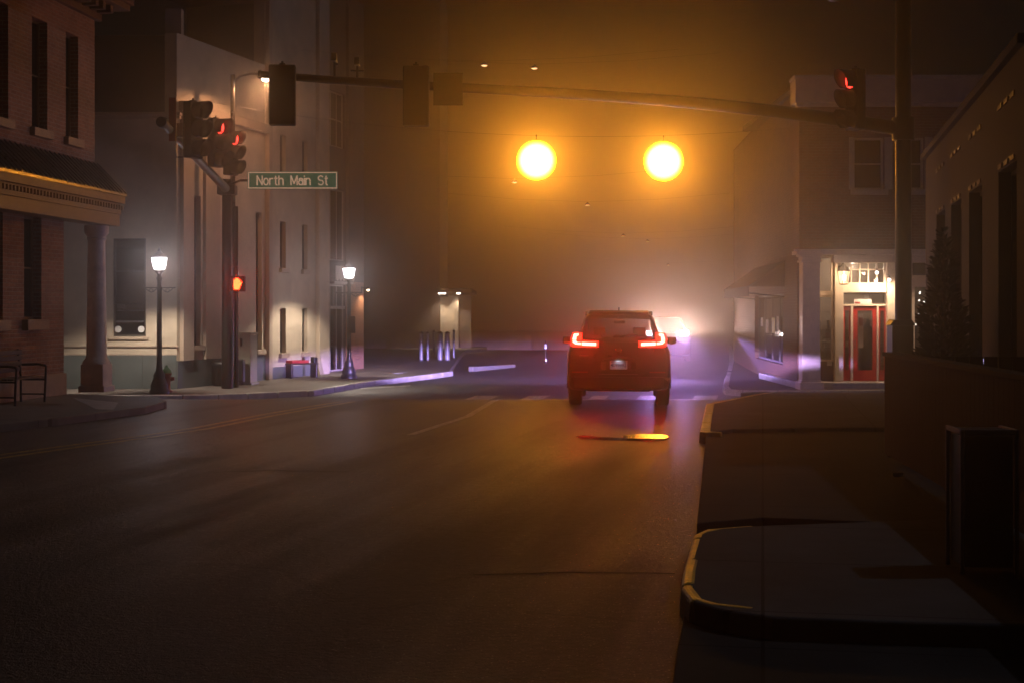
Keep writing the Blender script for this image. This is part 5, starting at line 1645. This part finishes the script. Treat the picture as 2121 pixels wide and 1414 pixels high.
mb = MB(); mb.tube([(0, .13, 1.27), (.22, .17, 1.30), (.32, .19, 1.31)], .012); mb.build('wiper', TRIM, car)
# inside
mb = MB()
for x in (-.38, .38): mb.bx(x - .22, x + .22, 1.95, 2.1, .6, 1.22); mb.bx(x - .12, x + .12, 1.97, 2.07, 1.25, 1.42); mb.cyl((x - .05, 2.02, 1.2), (x - .05, 2.02, 1.28), .01); mb.cyl((x + .05, 2.02, 1.2), (x + .05, 2.02, 1.28), .01)
mb.build('front_seat', TRIM, car, bevel=.03)
mb = MB(); mb.bx(-.7, .7, 1.05, 1.18, .6, 1.16)
for x in (-.42, 0, .42): mb.bx(x - .11, x + .11, 1.07, 1.15, 1.17, 1.28)
mb.build('rear_seat', TRIM, car, bevel=.03)
mb = MB(); mb.bx(-.11, .11, 2.72, 2.75, 1.48, 1.54); mb.build('rear_mirror', TRIM, car, bevel=.01)
mb = MB(); mb.bx(-.75, .75, 2.95, 3.4, .8, 1.06); mb.build('dashboard', TRIM, car, bevel=.03)
# headlamps of the suv shine away from us
HEAD = emit('headlamp_lens', (.85, .88, 1), 10, 'NONE')
for s in (-1, 1):
    mb = MB(); mb.bx(s * .52, s * .78, 4.42, 4.50, .76, .86); mb.build('headlight', HEAD, car, bevel=.02)
    light('SPOT', 'headlamp_beam', car, (s * .65, 4.62, .80), 76000, (.50, .36, 1.0), (R(90 - 3.3), 0, R(5)), .06, spot_size=R(84), spot_blend=.9).scale = (1.0, .062, 1)
    light('POINT', 'headlamp_fill', car, (s * .65, 4.66, .80), 210, (.62, .48, 1.0), radius=.05)  # added fill light, brightens the shop column and corner facades

# oncoming car, lost in the glare of its lamps
YO = 54.0
po = Vector(((1382 - CX) * YO / F, YO, zg(YO)))
onc = thing('oncoming_car', 'oncoming car hidden behind the white glare of its headlamps', 'car', po, PI - R(5))
onc_paint = mat('black_car_paint', (.006, .006, .007), .5, 0, .05, 3, spec=.2)
car_parts(onc, onc_paint, mat('unlit_car_glass', (.004, .004, .005), .6, 0, .1, 3, spec=.1))
for o in onc.children: o.location.y = -4.55
for x in (-.80, .80):
    for y in (.95 - 4.55, 3.62 - 4.55): wheel(onc, x, y)
OHEAD = emit('oncoming_headlamp', (1, .92, .88), 40, 'NONE')
zl = at(1418, 690, YO).z - zg(YO)
for s in (-1, 1):
    mb = MB(); mb.bx(s * .46, s * .80, -.1, -.02, zl - .10, zl + .09); mb.build('headlight', OHEAD, onc, bevel=.02)
    light('SPOT', 'headlamp_beam', onc, (s * .62, .1, zl), 1500, (.46, .28, 1.0), (R(90 - 5.2), 0, R(-16)), .06, spot_size=R(116), spot_blend=.5).scale = (1.0, .05, 1)
    light('SPOT', 'headlamp_glare', onc, (s * .62, .38, zl), 640, (1, .70, .66), (R(90 + 14.5), 0, 0), .06, spot_size=R(120), spot_blend=.12).scale = (1.0, .155, 1)

# dim hills / terraces closing the street
M_HILL = mat('night_hill', (.03, .03, .025), .9, 0, .3, .3)
mb = MB(); n = 40; vs = []; fs = []
for j, (Y, h) in enumerate(((150, 0), (170, 5), (200, 11), (255, 17))):
    for i in range(n + 1):
        x = -125 + 250 * i / n
        vs.append((x, Y, -.5 + h * (1 + .25 * math.sin(i * .7) + .15 * math.sin(i * 1.9))))
for j in range(3):
    for i in range(n): fs.append((j * (n + 1) + i, j * (n + 1) + i + 1, (j + 1) * (n + 1) + i + 1, (j + 1) * (n + 1) + i))
mb.add(vs, fs, None, True); struct(mb.build('hills', M_HILL))

# ------------------------------------------------------------------ haze
HAZE_D, HAZE_G = 0.0118, 0.925
m = bpy.data.materials.new('haze'); m.use_nodes = True
nt = m.node_tree; nt.nodes.clear()
o = N(nt, 'ShaderNodeOutputMaterial'); v = N(nt, 'ShaderNodeVolumePrincipled')
v.inputs['Color'].default_value = (.96, .87, .74, 1); v.inputs['Density'].default_value = HAZE_D; v.inputs['Anisotropy'].default_value = HAZE_G
nt.links.new(v.outputs[0], o.inputs['Volume'])
mb = MB(); mb.bx(-131, 131, -31, 271, -1.9, 26)
struct(mb.build('haze', m), 'stuff')

# ------------------------------------------------------------------ sky and moonlight
w = bpy.data.worlds.new('World'); sc.world = w; w.use_nodes = True
nt = w.node_tree
bgn = nt.nodes['Background']
sky = nt.nodes.new('ShaderNodeTexSky'); sky.sky_type = 'NISHITA'; sky.sun_disc = False
SUN_EL, SUN_AZ = R(54), R(80)
sky.sun_elevation = SUN_EL; sky.sun_rotation = SUN_AZ
nt.links.new(sky.outputs[0], bgn.inputs['Color'])
bgn.inputs['Strength'].default_value = 0.00025
sd = bpy.data.lights.new('moon', 'SUN'); sd.energy = 0.28; sd.angle = R(.6); sd.color = (.72, .80, 1.0)
so = bpy.data.objects.new('moon', sd); C.objects.link(so)
dv = Vector((math.sin(SUN_AZ) * math.cos(SUN_EL), math.cos(SUN_AZ) * math.cos(SUN_EL), math.sin(SUN_EL)))
so.rotation_euler = (-dv).to_track_quat('-Z', 'Y').to_euler()
so.location = (20, 10, 24)

# ------------------------------------------------------------------ render settings
vs_ = sc.view_settings
vs_.view_transform = 'Standard'; vs_.look = 'None'; vs_.exposure = -0.28; vs_.gamma = 1
cy = sc.cycles
cy.use_denoising = True
cy.max_bounces = 6; cy.diffuse_bounces = 3; cy.glossy_bounces = 3; cy.transmission_bounces = 4; cy.transparent_max_bounces = 12
cy.volume_bounces = 0
cy.sample_clamp_indirect = 3.0; cy.sample_clamp_direct = 0
cy.caustics_reflective = False; cy.caustics_refractive = False
